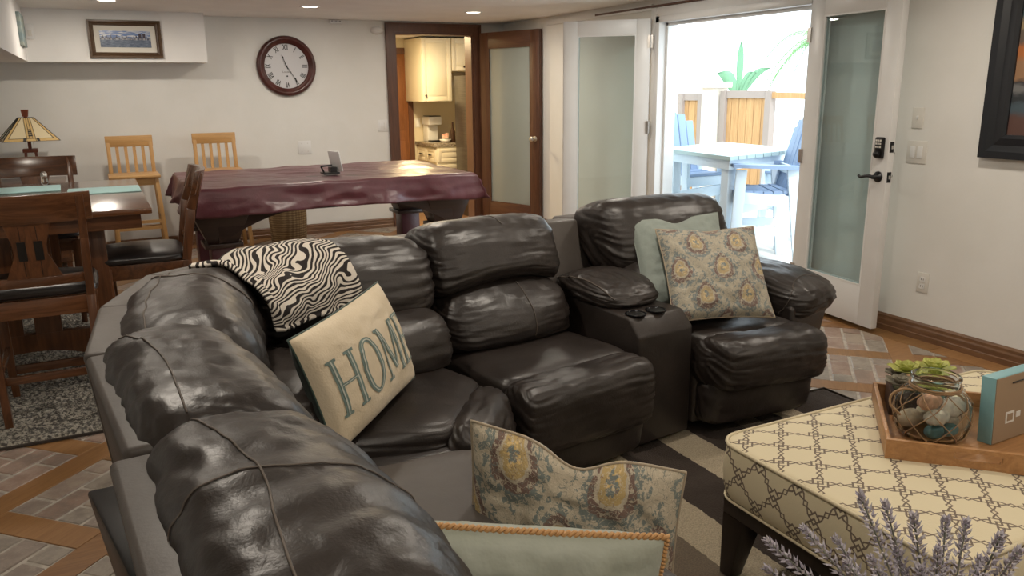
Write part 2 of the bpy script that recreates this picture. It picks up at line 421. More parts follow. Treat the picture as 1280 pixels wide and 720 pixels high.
# brick panels set in a diagonal grid of oak beams
PER = .5535; U0 = 1.853; V0 = 2.032; BW = .118
C45 = math.sqrt(.5)
def uv2xy(u, v): return (u-v)*C45, (u+v)*C45
RX0, RX1, RY0, RY1 = XL, 4.0, YN, YB
def clip(poly):
    def cut(P, ax, val, sgn):
        out = []
        for i in range(len(P)):
            a, b = P[i-1], P[i]; da, db = (a[ax]-val)*sgn, (b[ax]-val)*sgn
            if (da >= 0) != (db >= 0):
                t = da/(da-db); out.append((a[0]+(b[0]-a[0])*t, a[1]+(b[1]-a[1])*t))
            if db >= 0: out.append(b)
        return out
    for ax, val, sg in ((0, RX0, 1), (0, RX1, -1), (1, RY0, 1), (1, RY1, -1)):
        poly = cut(poly, ax, val, sg)
        if len(poly) < 3: return []
    return poly
_shared = {}
def piece_mesh(kind, lu, lv, m):
    key = (kind, round(lu, 3), round(lv, 3), m.name)
    if key not in _shared:
        b = MB(); h = .008; e = .003 if kind == 'brick' else .0015
        b.add([(-lu/2, -lv/2, -.007), (lu/2, -lv/2, -.007), (lu/2, lv/2, -.007), (-lu/2, lv/2, -.007),
               (-lu/2, -lv/2, -e), (lu/2, -lv/2, -e), (lu/2, lv/2, -e), (-lu/2, lv/2, -e),
               (-lu/2+e, -lv/2+e, 0), (lu/2-e, -lv/2+e, 0), (lu/2-e, lv/2-e, 0), (-lu/2+e, lv/2-e, 0)],
              [(0, 1, 5, 4), (1, 2, 6, 5), (2, 3, 7, 6), (3, 0, 4, 7), (4, 5, 9, 8), (5, 6, 10, 9), (6, 7, 11, 10), (7, 4, 8, 11), (8, 9, 10, 11)])
        me = bpy.data.meshes.new(kind); me.from_pydata(b.v, [], b.f); me.materials.append(m); _shared[key] = me
    return _shared[key]
stuffm = {m: MB() for m in BR+PL}
nb = npl = 0
def place(kind, uc, vc, lu, lv, m, vis):
    global nb, npl
    cs = [(uc-lu/2, vc-lv/2), (uc+lu/2, vc-lv/2), (uc+lu/2, vc+lv/2), (uc-lu/2, vc+lv/2)]
    P = [uv2xy(*c) for c in cs]; Q = clip(P)
    if not Q: return
    full = all(RX0 <= x <= RX1 and RY0 <= y <= RY1 for x, y in P)
    x, y = uv2xy(uc, vc)
    lim = nb < 295 if kind == 'brick' else npl < 290
    if full and lim and vis(x, y):
        o = bpy.data.objects.new(kind, piece_mesh(kind, lu, lv, m)); COL.objects.link(o); o.parent = fl
        o.location = Vector((x, y, random.uniform(-.0012, .0012)))-W[fl].translation; o.rotation_euler = (0, 0, R(45))
        if kind == 'brick': nb += 1
        else: npl += 1
    else:
        stuffm[m].prism(Q, -.007, random.uniform(-.001, .0005))
def visible(x, y):
    if y < 2.3 or y > 6.6: return False
    return (x < .15 and 2.3 < y < 4.2 and x > -.75) or (x > 2.6 and 2.2 < y < 3.9) or (-.4 < x < 1.0 and 4.6 < y < 6.6)
for iu in range(-8, 22):
    for iv in range(-10, 22):
        u = U0+iu*PER; v = V0+iv*PER
        x, y = uv2xy(u+PER/2, v+PER/2)
        if not (RX0-.8 < x < RX1+.8 and RY0-.8 < y < RY1+.8): continue
        L = PER-BW; g = .009
        # direction-u beam runs on in long boards (45 degrees), the crossing pieces butt between
        if iu % 3 == (iv*2) % 3:
            place('plank', u+PER*1.5-PER/2, v, PER*3-.003, BW, PL[(iu*5+iv*3) % 3], visible)
        place('plank', u, v+PER/2, BW, L-.002, PL[(iu*7+iv*5+1) % 3], visible)
        rp = L/4
        for r in range(4):
            vc = v+BW/2+rp*(r+.5)
            segs = [(0, .5), (.5, 1)] if (r+iu+iv) % 2 == 0 else [(0, .25), (.25, .75), (.75, 1)]
            for a, c in segs:
                place('brick', u+BW/2+L*(a+c)/2, vc, L*(c-a)-g*1.6, rp-g*1.6, random.choice(BR), visible)
for i, (m, b) in enumerate(stuffm.items()):
    if b.v:
        o = b.build('bricks' if m in BR else 'planks', m, fl); o['kind'] = 'stuff'
for y0, y1 in ((YN, .8), (.8, 2.75), (2.75, FY0), (FY0, 5.6), (5.6, YB)):
    box('plank', (4.003, y0+.002, -.007), (XR, y1-.002, .0), PL[1 if y0 < 1 else 2], fl)

# baseboards
def baseboard(name, a, b, nrm, m):
    a, b, n = Vector(a), Vector(b), Vector(nrm)
    prof = [(0, 0), (.020, 0), (.020, .030), (.016, .035), (.016, .062), (.012, .072), (.012, .088), (.005, .10), (0, .10)]
    k = len(prof); vs = [p+n*d+Vector((0, 0, z)) for p in (a, b) for d, z in prof]
    fs = [(i, (i+1) % k, k+(i+1) % k, k+i) for i in range(k)]+[tuple(range(k))[::-1], tuple(range(k, 2*k))]
    return struct(MB().add(vs, fs).build(name, m))
baseboard('baseboard_back', (XL, YB, 0), (DX0-.09, YB, 0), (0, -1, 0), MT['basex'])
baseboard('baseboard_right', (XR, YN, 0), (XR, FY0-.06, 0), (-1, 0, 0), MT['base'])
baseboard('baseboard_corner', (XR, FY1+.08, 0), (XR, YB, 0), (-1, 0, 0), MT['base'])

# kitchen door casing
t = MB().box((DX0-.09, YB-.025, 0), (DX0, YB+.0, DZ+.09)).box((DX1, YB-.025, 0), (DX1+.09, YB, DZ+.09)).box((DX0-.0, YB-.025, DZ), (DX1+.0, YB, DZ+.09))
t.box((DX0-.09, YB-.034, 0), (DX0-.065, YB-.025, DZ+.09)).box((DX1+.065, YB-.034, 0), (DX1+.09, YB-.025, DZ+.09)).box((DX0-.065, YB-.034, DZ+.065), (DX1+.065, YB-.025, DZ+.09))
t.box((DX0, YB-.01, 0), (DX0+.022, YB+T+.01, DZ)).box((DX1-.022, YB-.01, 0), (DX1, YB+T+.01, DZ)).box((DX0+.022, YB-.01, DZ-.022), (DX1-.022, YB+T+.01, DZ))
struct(t.build('trim_2', MT['oak']))

# oak kitchen door with frosted pane, swung open against the right wall
def leaf(name, hinge, free, z0, z1, th, stile, top_r, bot_r, m, mg, two_tone=None):
    h = Vector((hinge[0], hinge[1], 0)); f = Vector((free[0], free[1], 0)); d = (f-h); w_ = d.length; d.normalize(); n = Vector((-d.y, d.x, 0))
    e = bpy.data.objects.new(name, None); COL.objects.link(e); e['kind'] = 'structure'
    M = Matrix((d, n, Vector((0, 0, 1)))).transposed().to_4x4(); M.translation = h; W[e] = M; e.matrix_world = M
    def L(lo, hi, nm, mm, bev=.002): return MB().box(lo, hi).build(nm, mm, e, bevel=bev, smooth=bool(bev), local=True)
    L((0, -th/2, z0), (stile, th/2, z1), 'stile', m); L((w_-stile, -th/2, z0), (w_, th/2, z1), 'stile', m)
    L((stile, -th/2, z1-top_r), (w_-stile, th/2, z1), 'rail', two_tone or m); L((stile, -th/2, z0), (w_-stile, th/2, z0+bot_r), 'rail', two_tone or m)
    g = .012
    b = MB()
    for s in (-1, 1):
        y0, y1 = sorted((s*th/2, s*(th/2-.012)))
        y1 = y1; x0, x1, a, c = stile, w_-stile, z0+bot_r, z1-top_r
        b.box((x0, y0, a), (x0+g, y1, c)).box((x1-g, y0, a), (x1, y1, c)).box((x0+g, y0, a), (x1-g, y1, a+g)).box((x0+g, y0, c-g), (x1-g, y1, c))
    b.build('glazing_bead', m, e, local=True)
    L((stile-.005, -.004, z0+bot_r-.005), (w_-stile+.005, .004, z1-top_r+.005), 'pane', mg, 0)
    return e, w_, L
e, w_, L = leaf('door_1', (3.84, 8.21), (4.115, 7.385), .015, 2.02, .042, .125, .155, .20, MT['oak'], MT['frost'], MT['oakx'])
b = MB()
for s in (-1, 1):
    b.lathe([(.028, 0), (.028, .006), (.011, .010), (.011, .035), (.026, .045), (.029, .058), (.022, .068), (0.001, .070)], (w_-.06, s*.021, .93), 16, Matrix.Rotation(s*-PI/2, 4, 'X'), close=False)
b.build('door_knob', MT['hinge'], e, smooth=True, local=True)

# french door frame
t = MB(); X0 = XR-.03
t.box((X0, FY0-.0, 0), (XR+T+.01, FY0+.05, FZ)).box((X0, FY1-.05, 0), (XR+T+.01, FY1, FZ)).box((X0, FY0, FZ-.05), (XR+T+.01, FY1, FZ))
t.box((X0+.008, FY0-.07, 0), (XR, FY0, FZ+.07)).box((X0+.008, FY1, 0), (XR, FY1+.07, FZ+.07)).box((X0+.008, FY0, FZ), (XR, FY1, FZ+.07))
t.box((XR+.04, FY0+.05, 0), (XR+.055, FY0+.075, FZ-.05)).box((XR+.04, FY1-.075, 0), (XR+.055, FY1-.05, FZ-.05)).box((XR+.04, FY0+.05, FZ-.075), (XR+.055, FY1-.05, FZ-.05))
struct(t.build('trim_3', MT['upvc'], bevel=.003, smooth=True))
struct(box('trim_4', (XR-.022, FY1+.07, FZ+.055), (XR-.0005, 7.3, FZ+.10), MT['upvc']))
struct(box('trim_5', (XR-.026, FY0-.2, FZ+.072), (XR-.0005, FY1+.9, FZ+.088), MT['oak']))
struct(box('threshold', (XR-.03, FY0-.07, -.006), (XR+T+.01, FY1+.07, .012), MT['threshold'], bevel=.004))

# right leaf with its lock, left leaf
e, w_, L = leaf('door_2', (4.09, 3.83), (4.005, 3.115), .03, 1.975, .044, .112, .115, .235, MT['upvc'], MT['pane'])
XS = w_-.055
FS = -1
b = MB()
for s in (-1, 1):
    Mx = Matrix.Rotation(s*-PI/2, 4, 'X')
    b.lathe([(.031, 0), (.031, .008), (.012, .012), (.012, .048), (0.001, .049)], (XS, s*.022, .93), 20, Mx, close=False)
    p = [Vector((XS, s*.064, .93)), Vector((XS-.03, s*.066, .934)), Vector((XS-.06, s*.066, .93)), Vector((XS-.09, s*.066, .922)), Vector((XS-.11, s*.064, .930))]
    b.tube([cr(p, k/14) for k in range(15)], lambda q: .011-.003*q, 8)
b.build('lever_handle', MT['blackmetal'], e, smooth=True, local=True)
b = MB()
for s in (-1, 1):
    y0, y1 = sorted((s*.022, s*.046)); b.box((XS-.030, y0, 1.035), (XS+.030, y1, 1.155))
lk = b.build('keypad_lock', MT['blackmetal'], e, bevel=.008, smooth=True, local=True)
b = MB()
for s in (-1, 1): b.lathe([(.020, 0), (.022, .012), (.014, .022), (.001, .022)], (XS, s*.046, 1.06), 16, Matrix.Rotation(s*-PI/2, 4, 'X'), close=False)
b.build('thumb_turn', MT['blackmetal'], e, smooth=True, local=True)
b = MB()
for s in (-1, 1):
    for z in (1.100, 1.118, 1.136):
        for k in (-1, 0, 1):
            y0, y1 = sorted((s*.046, s*.048)); b.box((XS+k*.015-.005, y0, z-.005), (XS+k*.015+.005, y1, z+.005))
b.build('key_buttons', MT['plastic'], e, local=True)
b = MB().box((w_, -.014, 1.07), (w_+.002, .014, 1.13)).box((w_, -.014, .90), (w_+.002, .014, .96)); b.build('latch_plate', MT['blackmetal'], e, local=True)
b = MB().box((w_+.002, -.006, 1.09), (w_+.006, .006, 1.11)).box((w_+.002, -.006, .92), (w_+.006, .006, .94)); b.build('latch_bolt', MT['hinge'], e, local=True)
b = MB()
for z in (.25, 1.0, 1.75): b.box((-.02, -.03, z-.045), (.012, -.018, z+.045))
b.build('hinges', MT['hinge'], e, local=True)
e, w_, L = leaf('door_3', (4.10, 5.53), (3.60, 6.045), .03, 1.975, .044, .112, .115, .235, MT['upvc'], MT['pane'])
for z in (.25, 1.12, 1.80):
    b = MB().box((-.022, .018, z-.05), (.020, .026, z+.05)).tube([(-.004, .030, z-.05), (-.004, .030, z+.05)], .007, 8); b.build('hinge', MT['hinge'], e, local=True)
box('flush_bolt', (w_, -.012, .9), (w_+.003, .012, 1.0), MT['hinge'], e, local=True)
box('astragal', (w_-.001, -.03, .03), (w_+.014, .0, 1.97), MT['upvc'], e, local=True, bevel=.003)

# ------------------------------------------------------------ wall plates, detectors, lights
def on_right(name, y, z, wd, h, lab, cat, kind):
    e = thing(name, lab, cat, (XR, y, z))
    MB().box((XR-.006, y-wd/2, z-h/2), (XR, y+wd/2, z+h/2)).build('plate', MT['plastic'], e, bevel=.002, smooth=True)
    if kind == 'rocker2':
        for k in (-1, 1): box('rocker', (XR-.011, y+k*.023-.016, z-.033), (XR-.006, y+k*.023+.016, z+.033), MT['white'], e, bevel=.0015)
    if kind == 'dimmer': box('slider', (XR-.012, y-.006, z-.008), (XR-.006, y+.006, z+.012), MT['white'], e, bevel=.0015)
    if kind == 'outlet':
        for k in (-1, 1):
            q = box('socket', (XR-.009, y-.017, z+k*.020-.014), (XR-.006, y+.017, z+k*.020+.014), MT['white'], e, bevel=.004)
            MB().box((XR-.0095, y-.008, z+k*.020-.005), (XR-.0085, y-.005, z+k*.020+.006)).box((XR-.0095, y+.005, z+k*.020-.005), (XR-.0085, y+.008, z+k*.020+.006)).build('slots', MT['black'], q)
on_right('light_switch', 3.06, 1.07, .125, .125, 'white double rocker switch plate on right wall beside the glass door', 'switch', 'rocker2')
on_right('dimmer_switch', 3.075, 1.26, .072, .115, 'single dimmer plate above the double rocker switch on the right wall', 'switch', 'dimmer')
on_right('wall_outlet', 2.93, .335, .072, .115, 'white duplex outlet low on the right wall above the baseboard', 'outlet', 'outlet')
def on_back(name, x, z, wd, h, lab, cat, kind):
    e = thing(name, lab, cat, (x, YB, z))
    MB().box((x-wd/2, YB-.006, z-h/2), (x+wd/2, YB, z+h/2)).build('plate', MT['white'], e, bevel=.002, smooth=True)
    if kind == 'rocker2':
        for k in (-1, 1): box('rocker', (x+k*.023-.016, YB-.011, z-.033), (x+k*.023+.016, YB-.006, z+.033), MT['white'], e, bevel=.0015)
    else:
        b = MB()
        for i in (-1, 1):
            for j in (-1, 1): b.lathe([(.004, 0), (.004, .002)], (x+i*.03, YB-.006, z+j*.04), 8, Matrix.Rotation(PI/2, 4, 'X'))
        b.build('screws', MT['hinge'], e)['kind'] = 'stuff'
on_back('wall_switch', 2.72, 1.075, .118, .12, 'white double rocker switch on back wall left of the kitchen doorway', 'switch', 'rocker2')
on_back('cover_plate', 1.885, .885, .13, .13, 'blank square cover plate on back wall above the covered game table', 'wall plate', 'blank')
e = thing('smoke_detector', 'oval white detector high on back wall left of the kitchen doorway', 'detector', (2.70, YB, 1.99))
b = MB().lathe([(.001, .034), (.03, .032), (.046, .022), (.05, .008), (.05, 0)], (0, 0, 0), 24, close=False)
b.v = [Vector((2.70+p.x*1.35, YB-p.z, 2.03+p.y*.8)) for p in b.v]; b.build('housing', MT['white'], e, smooth=True)
box('grille', (2.69, YB-.037, 2.024), (2.735, YB-.0335, 2.036), MT['plastic'], e)
e = thing('wall_vent', 'small slotted white sensor tucked under the ceiling of the back wall', 'sensor', (2.30, YB, 2.09))
box('housing', (2.22, YB-.03, 2.085), (2.34, YB, 2.12), MT['white'], e, bevel=.003)
b = MB()
for k in range(5): b.box((2.23+k*.02, YB-.0315, 2.105), (2.243+k*.02, YB-.0295, 2.112))
b.build('slots', MT['black'], e)
e = thing('corner_sensor', 'white motion sensor in the soffit corner beside the small blue canvas', 'sensor', (-.37, 7.98, 1.95))
box('housing', (-.395, 7.945, 1.88), (-.335, 7.98, 2.0), MT['white'], e, bevel=.008)
box('lens', (-.38, 7.938, 1.90), (-.35, 7.947, 1.95), MT['plastic'], e, bevel=.003)

def can(x, y, lab):
    e = thing('recessed_light', lab, 'ceiling light', (x, y, ZC), group='recessed ceiling lights')
    MB().lathe([(.062, 0), (.062, -.003), (.082, -.006), (.088, 0)], (x, y, ZC), 28, close=False).build('trim_ring', MT['white'], e, smooth=True)
    MB().lathe([(.0005, -.002), (.062, -.0015), (.062, 0)], (x, y, ZC), 28, close=False).build('lamp_lens', MT['lens'], e)
    return e
CL = ['round recessed ceiling light nearest the harbour picture', 'round recessed ceiling light above and right of the wall clock', 'round recessed ceiling light in front of the kitchen doorway']
for i, (x, y) in enumerate(CANS_AND_ADDED):
    if i < 3: can(x, y, CL[i])
    l = bpy.data.lights.new('can or added lamp', 'AREA'); l.shape = 'DISK'; l.size = .12; l.energy = CAN_POWER; l.color = (1, .90, .77)  # lamps past the first three have no fixture, added to light the room
    o = bpy.data.objects.new('can or added lamp', l); o.location = (x, y, ZC-.012); COL.objects.link(o); o['kind'] = 'structure'

# ------------------------------------------------------------ pictures and clock
def framed(name, lab, lo, hi, axis, fr, m_frame, m_mat, m_pic, depth=.03, mw=.035):
    """axis 'y': hangs on a wall facing -y at plane lo[1]; axis 'x': on a wall facing -x"""
    e = thing(name, lab, 'picture', ((lo[0]+hi[0])/2, (lo[1]+hi[1])/2, (lo[2]))); 
    def P(a, z, d):      # a along wall, z height, d out from the wall
        return Vector((a, lo[1]-d, z)) if axis == 'y' else Vector((lo[0]-d, a, z))
    a0, a1 = (lo[0], hi[0]) if axis == 'y' else (lo[1], hi[1]); z0, z1 = lo[2], hi[2]
    o_ = [(a0, z0), (a1, z0), (a1, z1), (a0, z1)]; sg = 1
    def ring(k): return [(a0+k, z0+k), (a1-k, z0+k), (a1-k, z1-k), (a0+k, z1-k)]
    for i in range(4):
        j = (i+1) % 4; b = MB(); st = [(0, .0005), (0, depth), (fr*.3, depth), (fr*.55, depth*.6), (fr*.85, depth*.75), (fr, depth*.45), (fr, .0005)]
        vs = [P(*ring(k)[q], d) for q in (i, j) for k, d in st]; n = len(st)
        b.add(vs, [(a, (a+1) % n, n+(a+1) % n, n+a) for a in range(n)]+[tuple(range(n)), tuple(range(n, 2*n))[::-1]]); b.build('frame_side', m_frame, e)
    def quad(nm, k, d, mm, uv=False):
        r = ring(k); b = MB().add([P(*q, d) for q in r]+[P(*q, d-.002) for q in r], [(0, 1, 2, 3), (7, 6, 5, 4), (0, 4, 5, 1), (1, 5, 6, 2), (2, 6, 7, 3), (3, 7, 4, 0)])
        b.uv = [(0, 0), (1, 0), (1, 1), (0, 1)]*2
        return b.build(nm, mm, e)
    if m_mat: quad('mount', fr-.002, .008, m_mat); quad('print', fr+mw, .012, m_pic)
    else: quad('print', fr-.002, .010, m_pic)
    return e
m, nt, b = mat('harbour print', (.3, .35, .45), .25)
x, y, _ = sep(nt, coords(nt, 'UV')); uvn = coords(nt, 'UV', (4, 8, 1)); cl = noise_n(nt, uvn, 1.4, 4)
col = mix(nt, cl.smooth(.45, .6), (.12, .20, .42), (.62, .64, .66))
bl = noise_n(nt, coords(nt, 'UV', (26, .01, 1)), 1, 2, .7); hh = (bl-.42)*1.1+.52
col = mix(nt, y.lt(hh)*1.0, col, (.055, .055, .075))
tw = ((x-.79).abs().lt(.03)).max((x-.87).abs().lt(.028))*y.lt(.83)
col = mix(nt, tw, col, (.05, .04, .055))
wt = noise_n(nt, coords(nt, 'UV', (8, 30, 1)), 1.3, 3)
col = mix(nt, y.lt(.48)*1.0, col, mix(nt, wt.smooth(.4, .62), (.06, .085, .14), (.19, .23, .30)))
col = mix(nt, (y.lt(.56)*y.gt(.44))*bl.gt(.5), col, (.36, .36, .38))
nt.links.new(col, b.inputs['Base Color']); MT['harbour'] = m
MT['frame1'] = wood('dark walnut frame', (.075, .042, .022), (.11, .065, .035), 0, .35); MT['matboard'], _, _ = mat('mat board', (.66, .63, .56), .8)
framed('harbour_picture', 'harbour skyline picture in a dark wood frame on the soffit', (.06, 7.98, 1.735), (.632, 7.98, 2.045), 'y', .045, MT['frame1'], MT['matboard'], MT['harbour'], .03, .042)
m, nt, b = mat('sea painting', (.3, .35, .45), .5)
x, y, _ = sep(nt, coords(nt, 'UV')); n = noise_n(nt, coords(nt, 'UV', (5, 9, 1)), 1.3, 4); yy = y+(n-.5)*.12
col = mix(nt, yy.smooth(.12, .18), (.10, .05, .04), (.06, .09, .11))
for a, cc in ((.24, (.025, .03, .035)), (.30, (.16, .16, .16)), (.37, (.02, .02, .025)), (.40, (.30, .17, .09)), (.55, (.42, .14, .04)), (.66, (.12, .09, .07)), (.76, (.30, .22, .12)), (.85, (.05, .09, .10))):
    col = mix(nt, yy.smooth(a-.02, a+.02), col, cc)
nt.links.new(col, b.inputs['Base Color']); MT['sunset'] = m
MT['frame2'], _, _ = mat('black frame', (.010, .012, .016), .4)
framed('sunset_picture', 'sunset seascape in a wide black frame on the right wall', (XR, 1.55, 1.07), (XR, 2.675, 1.98), 'x', .12, MT['frame2'], None, MT['sunset'], .045)
MT['canvas_art'] = noisy('pale blue canvas', (.20, .27, .28), (.34, .38, .34), 6, .7, vscale=(1, .3, 3))
tag(box('small_canvas', (-.41, 7.3, 1.80), (-.385, 7.75, 2.04), MT['canvas_art'], bevel=.003), 'small blue grey canvas on the left soffit near the ceiling', 'canvas')

e = thing('wall_clock', 'round clock with roman numerals and a dark red wooden rim', 'clock', (1.762, YB, 1.68))
CX, CZ = 1.762, 1.676
def clk(nm, prof, mm, sm=True, n=48):
    b = MB().lathe(prof, (0, 0, 0), n, close=False); b.v = [Vector((CX+p.x, YB-p.z, CZ+p.y)) for p in b.v]; return b.build(nm, mm, e, smooth=sm)
MT['clockwood'] = noisy('mahogany', (.085, .022, .018), (.055, .016, .013), 12, .28)
MT['face'], _, _ = mat('clock face', (.62, .62, .64), .35)
clk('rim', [(.285, 0), (.287, .02), (.278, .042), (.262, .050), (.245, .046), (.236, .034), (.224, .032), (.212, .024), (.212, .006)], MT['clockwood'])
clk('dial', [(.0005, .012), (.214, .012)], MT['face'], False)
def flat_text(s, size, M, name, mm, parent, ext=.0006):
    c = bpy.data.curves.new(name, 'FONT'); c.body = s; c.size = size; c.align_x = 'CENTER'; c.align_y = 'CENTER'; c.extrude = ext; c.offset = .0011 if name == 'numeral' else 0
    o = bpy.data.objects.new(name, c); COL.objects.link(o); bpy.context.view_layer.update()
    me = bpy.data.meshes.new_from_object(o.evaluated_get(bpy.context.evaluated_depsgraph_get())); bpy.data.objects.remove(o)
    me.materials.clear(); me.materials.append(mm); me.transform(world_of(parent).inverted() @ M)
    q = bpy.data.objects.new(name, me); COL.objects.link(q); q.parent = parent; W[q] = world_of(parent); return q
for i, s in enumerate(['XII', 'I', 'II', 'III', 'IIII', 'V', 'VI', 'VII', 'VIII', 'IX', 'X', 'XI']):
    a = i*PI/6
    M = Matrix.Translation((CX+.175*math.sin(a), YB-.0135, CZ+.175*math.cos(a))) @ Matrix.Rotation(a, 4, 'Y') @ Matrix.Rotation(PI/2, 4, 'X') @ Matrix.Diagonal((.8, 1.35, 1, 1))
    flat_text(s, .052, M, 'numeral', MT['black'], e)
flat_text('London', .026, Matrix.Translation((CX, YB-.0135, CZ-.055)) @ Matrix.Rotation(PI/2, 4, 'X') @ Matrix.Diagonal((1.1, 1, 1, 1)), 'dial_word', MT['frame1'], e, .0003)
def hand(nm, ang, ln, w0, d):
    dr = Vector((math.sin(ang), 0, math.cos(ang))); c = Vector((CX, YB-d, CZ))
    b = MB().bar(c-dr*.03, c+dr*ln*.75, w0*.45, .0015, (0, 1, 0)).bar(c+dr*ln*.7, c+dr*ln, w0*1.6, .0015, (0, 1, 0), .001); b.build(nm, MT['black'], e)
hand('hour_hand', R(-21), .115, .012, .018); hand('minute_hand', R(148), .19, .010, .021)
b = MB().lathe([(.009, 0), (.009, .01), (.001, .011)], (0, 0, 0), 16, close=False); b.v = [Vector((CX+p.x, YB-.013-p.z, CZ+p.y)) for p in b.v]; b.build('hub', MT['black'], e)
b = MB().lathe([(.008, 0), (.008, .0012)], (0, 0, 0), 16); b.v = [Vector((CX, YB-.0125-p.z, CZ-.095))+Vector((p.x, 0, p.y)) for p in b.v]; b.build('winding_hole', MT['black'], e)

# ------------------------------------------------------------ kitchen beyond the doorway
KZ = -.15
MT['kwall'] = noisy('kitchen paint', (.66, .58, .42), (.68, .60, .45), 3, .7)
MT['kcab'], _, _ = mat('cream cabinet', (.72, .66, .52), .4)
MT['granite'] = noisy('granite', (.12, .095, .07), (.34, .29, .22), 40, .2)
MT['steel'] = noisy('brushed steel', (.10, .088, .078), (.13, .115, .10), 3, .34, metal=.8, vscale=(1, 1, 30))
struct(MB().box((2.2, YB+T, KZ-.05), (4.9, 10.8, KZ)).build('floor_kitchen', MT['basex']))
struct(MB().box((2.2, YB+T, 2.10), (4.9, 10.8, 2.2)).build('ceiling_kitchen', MT['ceiling']))
struct(MB().box((2.2, 10.65, KZ), (4.9, 10.8, 2.1)).build('wall_kitchen_back', MT['kwall']))
struct(MB().box((4.75, YB+T, KZ), (4.9, 10.65, 2.1)).build('wall_kitchen_right', MT['kwall']))
struct(MB().box((2.05, YB+T, KZ), (2.2, 10.65, 2.1)).build('wall_kitchen_left', MT['kwall']))
kl = bpy.data.lights.new('kitchen lamp', 'AREA'); kl.shape = 'DISK'; kl.size = .3; kl.energy = 62; kl.color = (1, .76, .42)
ko = bpy.data.objects.new('kitchen lamp', kl); ko.location = (3.3, 9.2, 2.08); COL.objects.link(ko)
# back door of the kitchen
struct(MB().box((3.42, 10.62, KZ), (3.50, 10.65, 1.98)).box((3.86, 10.62, KZ), (3.93, 10.65, 1.98)).box((3.50, 10.62, 1.90), (3.86, 10.65, 1.98)).build('trim_6', MT['oak']))
struct(MB().box((3.50, 10.63, KZ), (3.86, 10.65, 1.90)).box((3.56, 10.622, .1), (3.80, 10.632, .75)).box((3.56, 10.622, .9), (3.80, 10.632, 1.75)).build('door_4', MT['kitchendoor'], bevel=.004, smooth=True))
def raised_door(nm, a, b_, z0, z1, face, m, parent, axis='y'):
    """panel whose face points to -axis at coordinate `face`; a..b_ on the other axis"""
    B = MB()
    def add(a0, a1, c0, c1, d0, d1):
        if axis == 'y': B.box((a0, face-d1, c0), (a1, face-d0, c1))
        else: B.box((face-d1, a0, c0), (face-d0, a1, c1))
    add(a, b_, z0, z1, 0, .018); fr = min(.055, (z1-z0)*.25)
    add(a, a+fr, z0, z1, .018, .024); add(b_-fr, b_, z0, z1, .018, .024); add(a+fr, b_-fr, z0, z0+fr, .018, .024); add(a+fr, b_-fr, z1-fr, z1, .018, .024)
    if z1-z0 > .2 or True: add(a+fr+.02, b_-fr-.02, z0+fr+.015, z1-fr-.015, .018, .023)
    return B.build(nm, m, parent, bevel=.003, smooth=True)
def knob(p, parent, axis='y', nm='knob'):
    M = Matrix.Rotation(PI/2, 4, 'X') if axis == 'y' else Matrix.Rotation(-PI/2, 4, 'Y')
    return MB().lathe([(.006, 0), (.006, .012), (.015, .018), (.013, .026), (.001, .028)], p, 12, M, close=False).build(nm, MT['bronze'], parent, smooth=True)
e = thing('upper_cabinet', 'cream raised panel wall cabinet above the kitchen counter', 'cabinet', (4.05, 10.2, 1.26))
box('carcass', (3.835, 10.02, 1.285), (4.245, 10.645, 2.08), MT['kcab'], e, bevel=.002)
d = raised_door('cabinet_door', 3.838, 4.242, 1.288, 2.075, 10.02, MT['kcab'], e); knob((3.875, 9.996, 1.36), d)
e = thing('fridge_top_cabinet', 'small cream wall cabinet above the steel refrigerator', 'cabinet', (4.4, 10.2, 1.68))
box('carcass', (4.25, 10.02, 1.665), (4.74, 10.645, 2.08), MT['kcab'], e, bevel=.002)
d = raised_door('cabinet_door', 4.253, 4.60, 1.67, 2.075, 10.02, MT['kcab'], e); knob((4.42, 9.996, 1.72), d)
e = thing('refrigerator', 'stainless steel refrigerator seen through the kitchen doorway', 'refrigerator', (4.45, 9.6, KZ))
box('body', (4.16, 9.28, KZ), (4.70, 9.72, 1.60), MT['steel'], e, bevel=.004)
box('freezer_door', (4.165, 9.22, 1.10), (4.695, 9.28, 1.60), MT['steel'], e, bevel=.008)
box('fridge_door', (4.165, 9.22, KZ+.05), (4.695, 9.28, 1.08), MT['steel'], e, bevel=.008)
for z in (1.115, 1.065):
    MB().tube([(4.18, 9.22, z), (4.18, 9.185, z), (4.62, 9.185, z), (4.62, 9.22, z)], .012, 8).build('door_handle', MT['blackmetal'], e, smooth=True)
e = thing('base_cabinet', 'cream base cabinet with drawers under the granite counter', 'cabinet', (4.3, 10.1, KZ))
box('carcass', (3.99, 9.97, KZ), (4.73, 10.645, .70), MT['kcab'], e)
for i, (a, c) in enumerate(((9.98, 10.29), (10.31, 10.62))):
    d = raised_door('drawer', a, c, .50, .68, 3.99, MT['kcab'], e, 'x'); 
    MB().tube([(3.966, (a+c)/2-.04, .59), (3.946, (a+c)/2-.03, .59), (3.946, (a+c)/2+.03, .59), (3.966, (a+c)/2+.04, .59)], .007, 8).build('pull', MT['bronze'], d, smooth=True)
    raised_door('cabinet_door', a, c, KZ+.08, .47, 3.99, MT['kcab'], e, 'x')
for i, (a, c) in enumerate(((4.0, 4.35), (4.37, 4.72))):
    d = raised_door('drawer', a, c, .50, .68, 9.97, MT['kcab'], e, 'y')
    raised_door('cabinet_door', a, c, KZ+.08, .47, 9.97, MT['kcab'], e, 'y')
tag(box('granite_worktop', (3.945, 9.955, .70), (4.74, 10.648, .745), MT['granite'], bevel=.004), 'speckled granite worktop on the cream kitchen base cabinet', 'worktop')
e = thing('coffee_maker', 'white single serve coffee maker on the granite worktop', 'coffee maker', (4.10, 10.45, .745))
box('body', (4.05, 10.42, .745), (4.20, 10.60, 1.06), MT['white'], e, bevel=.012)
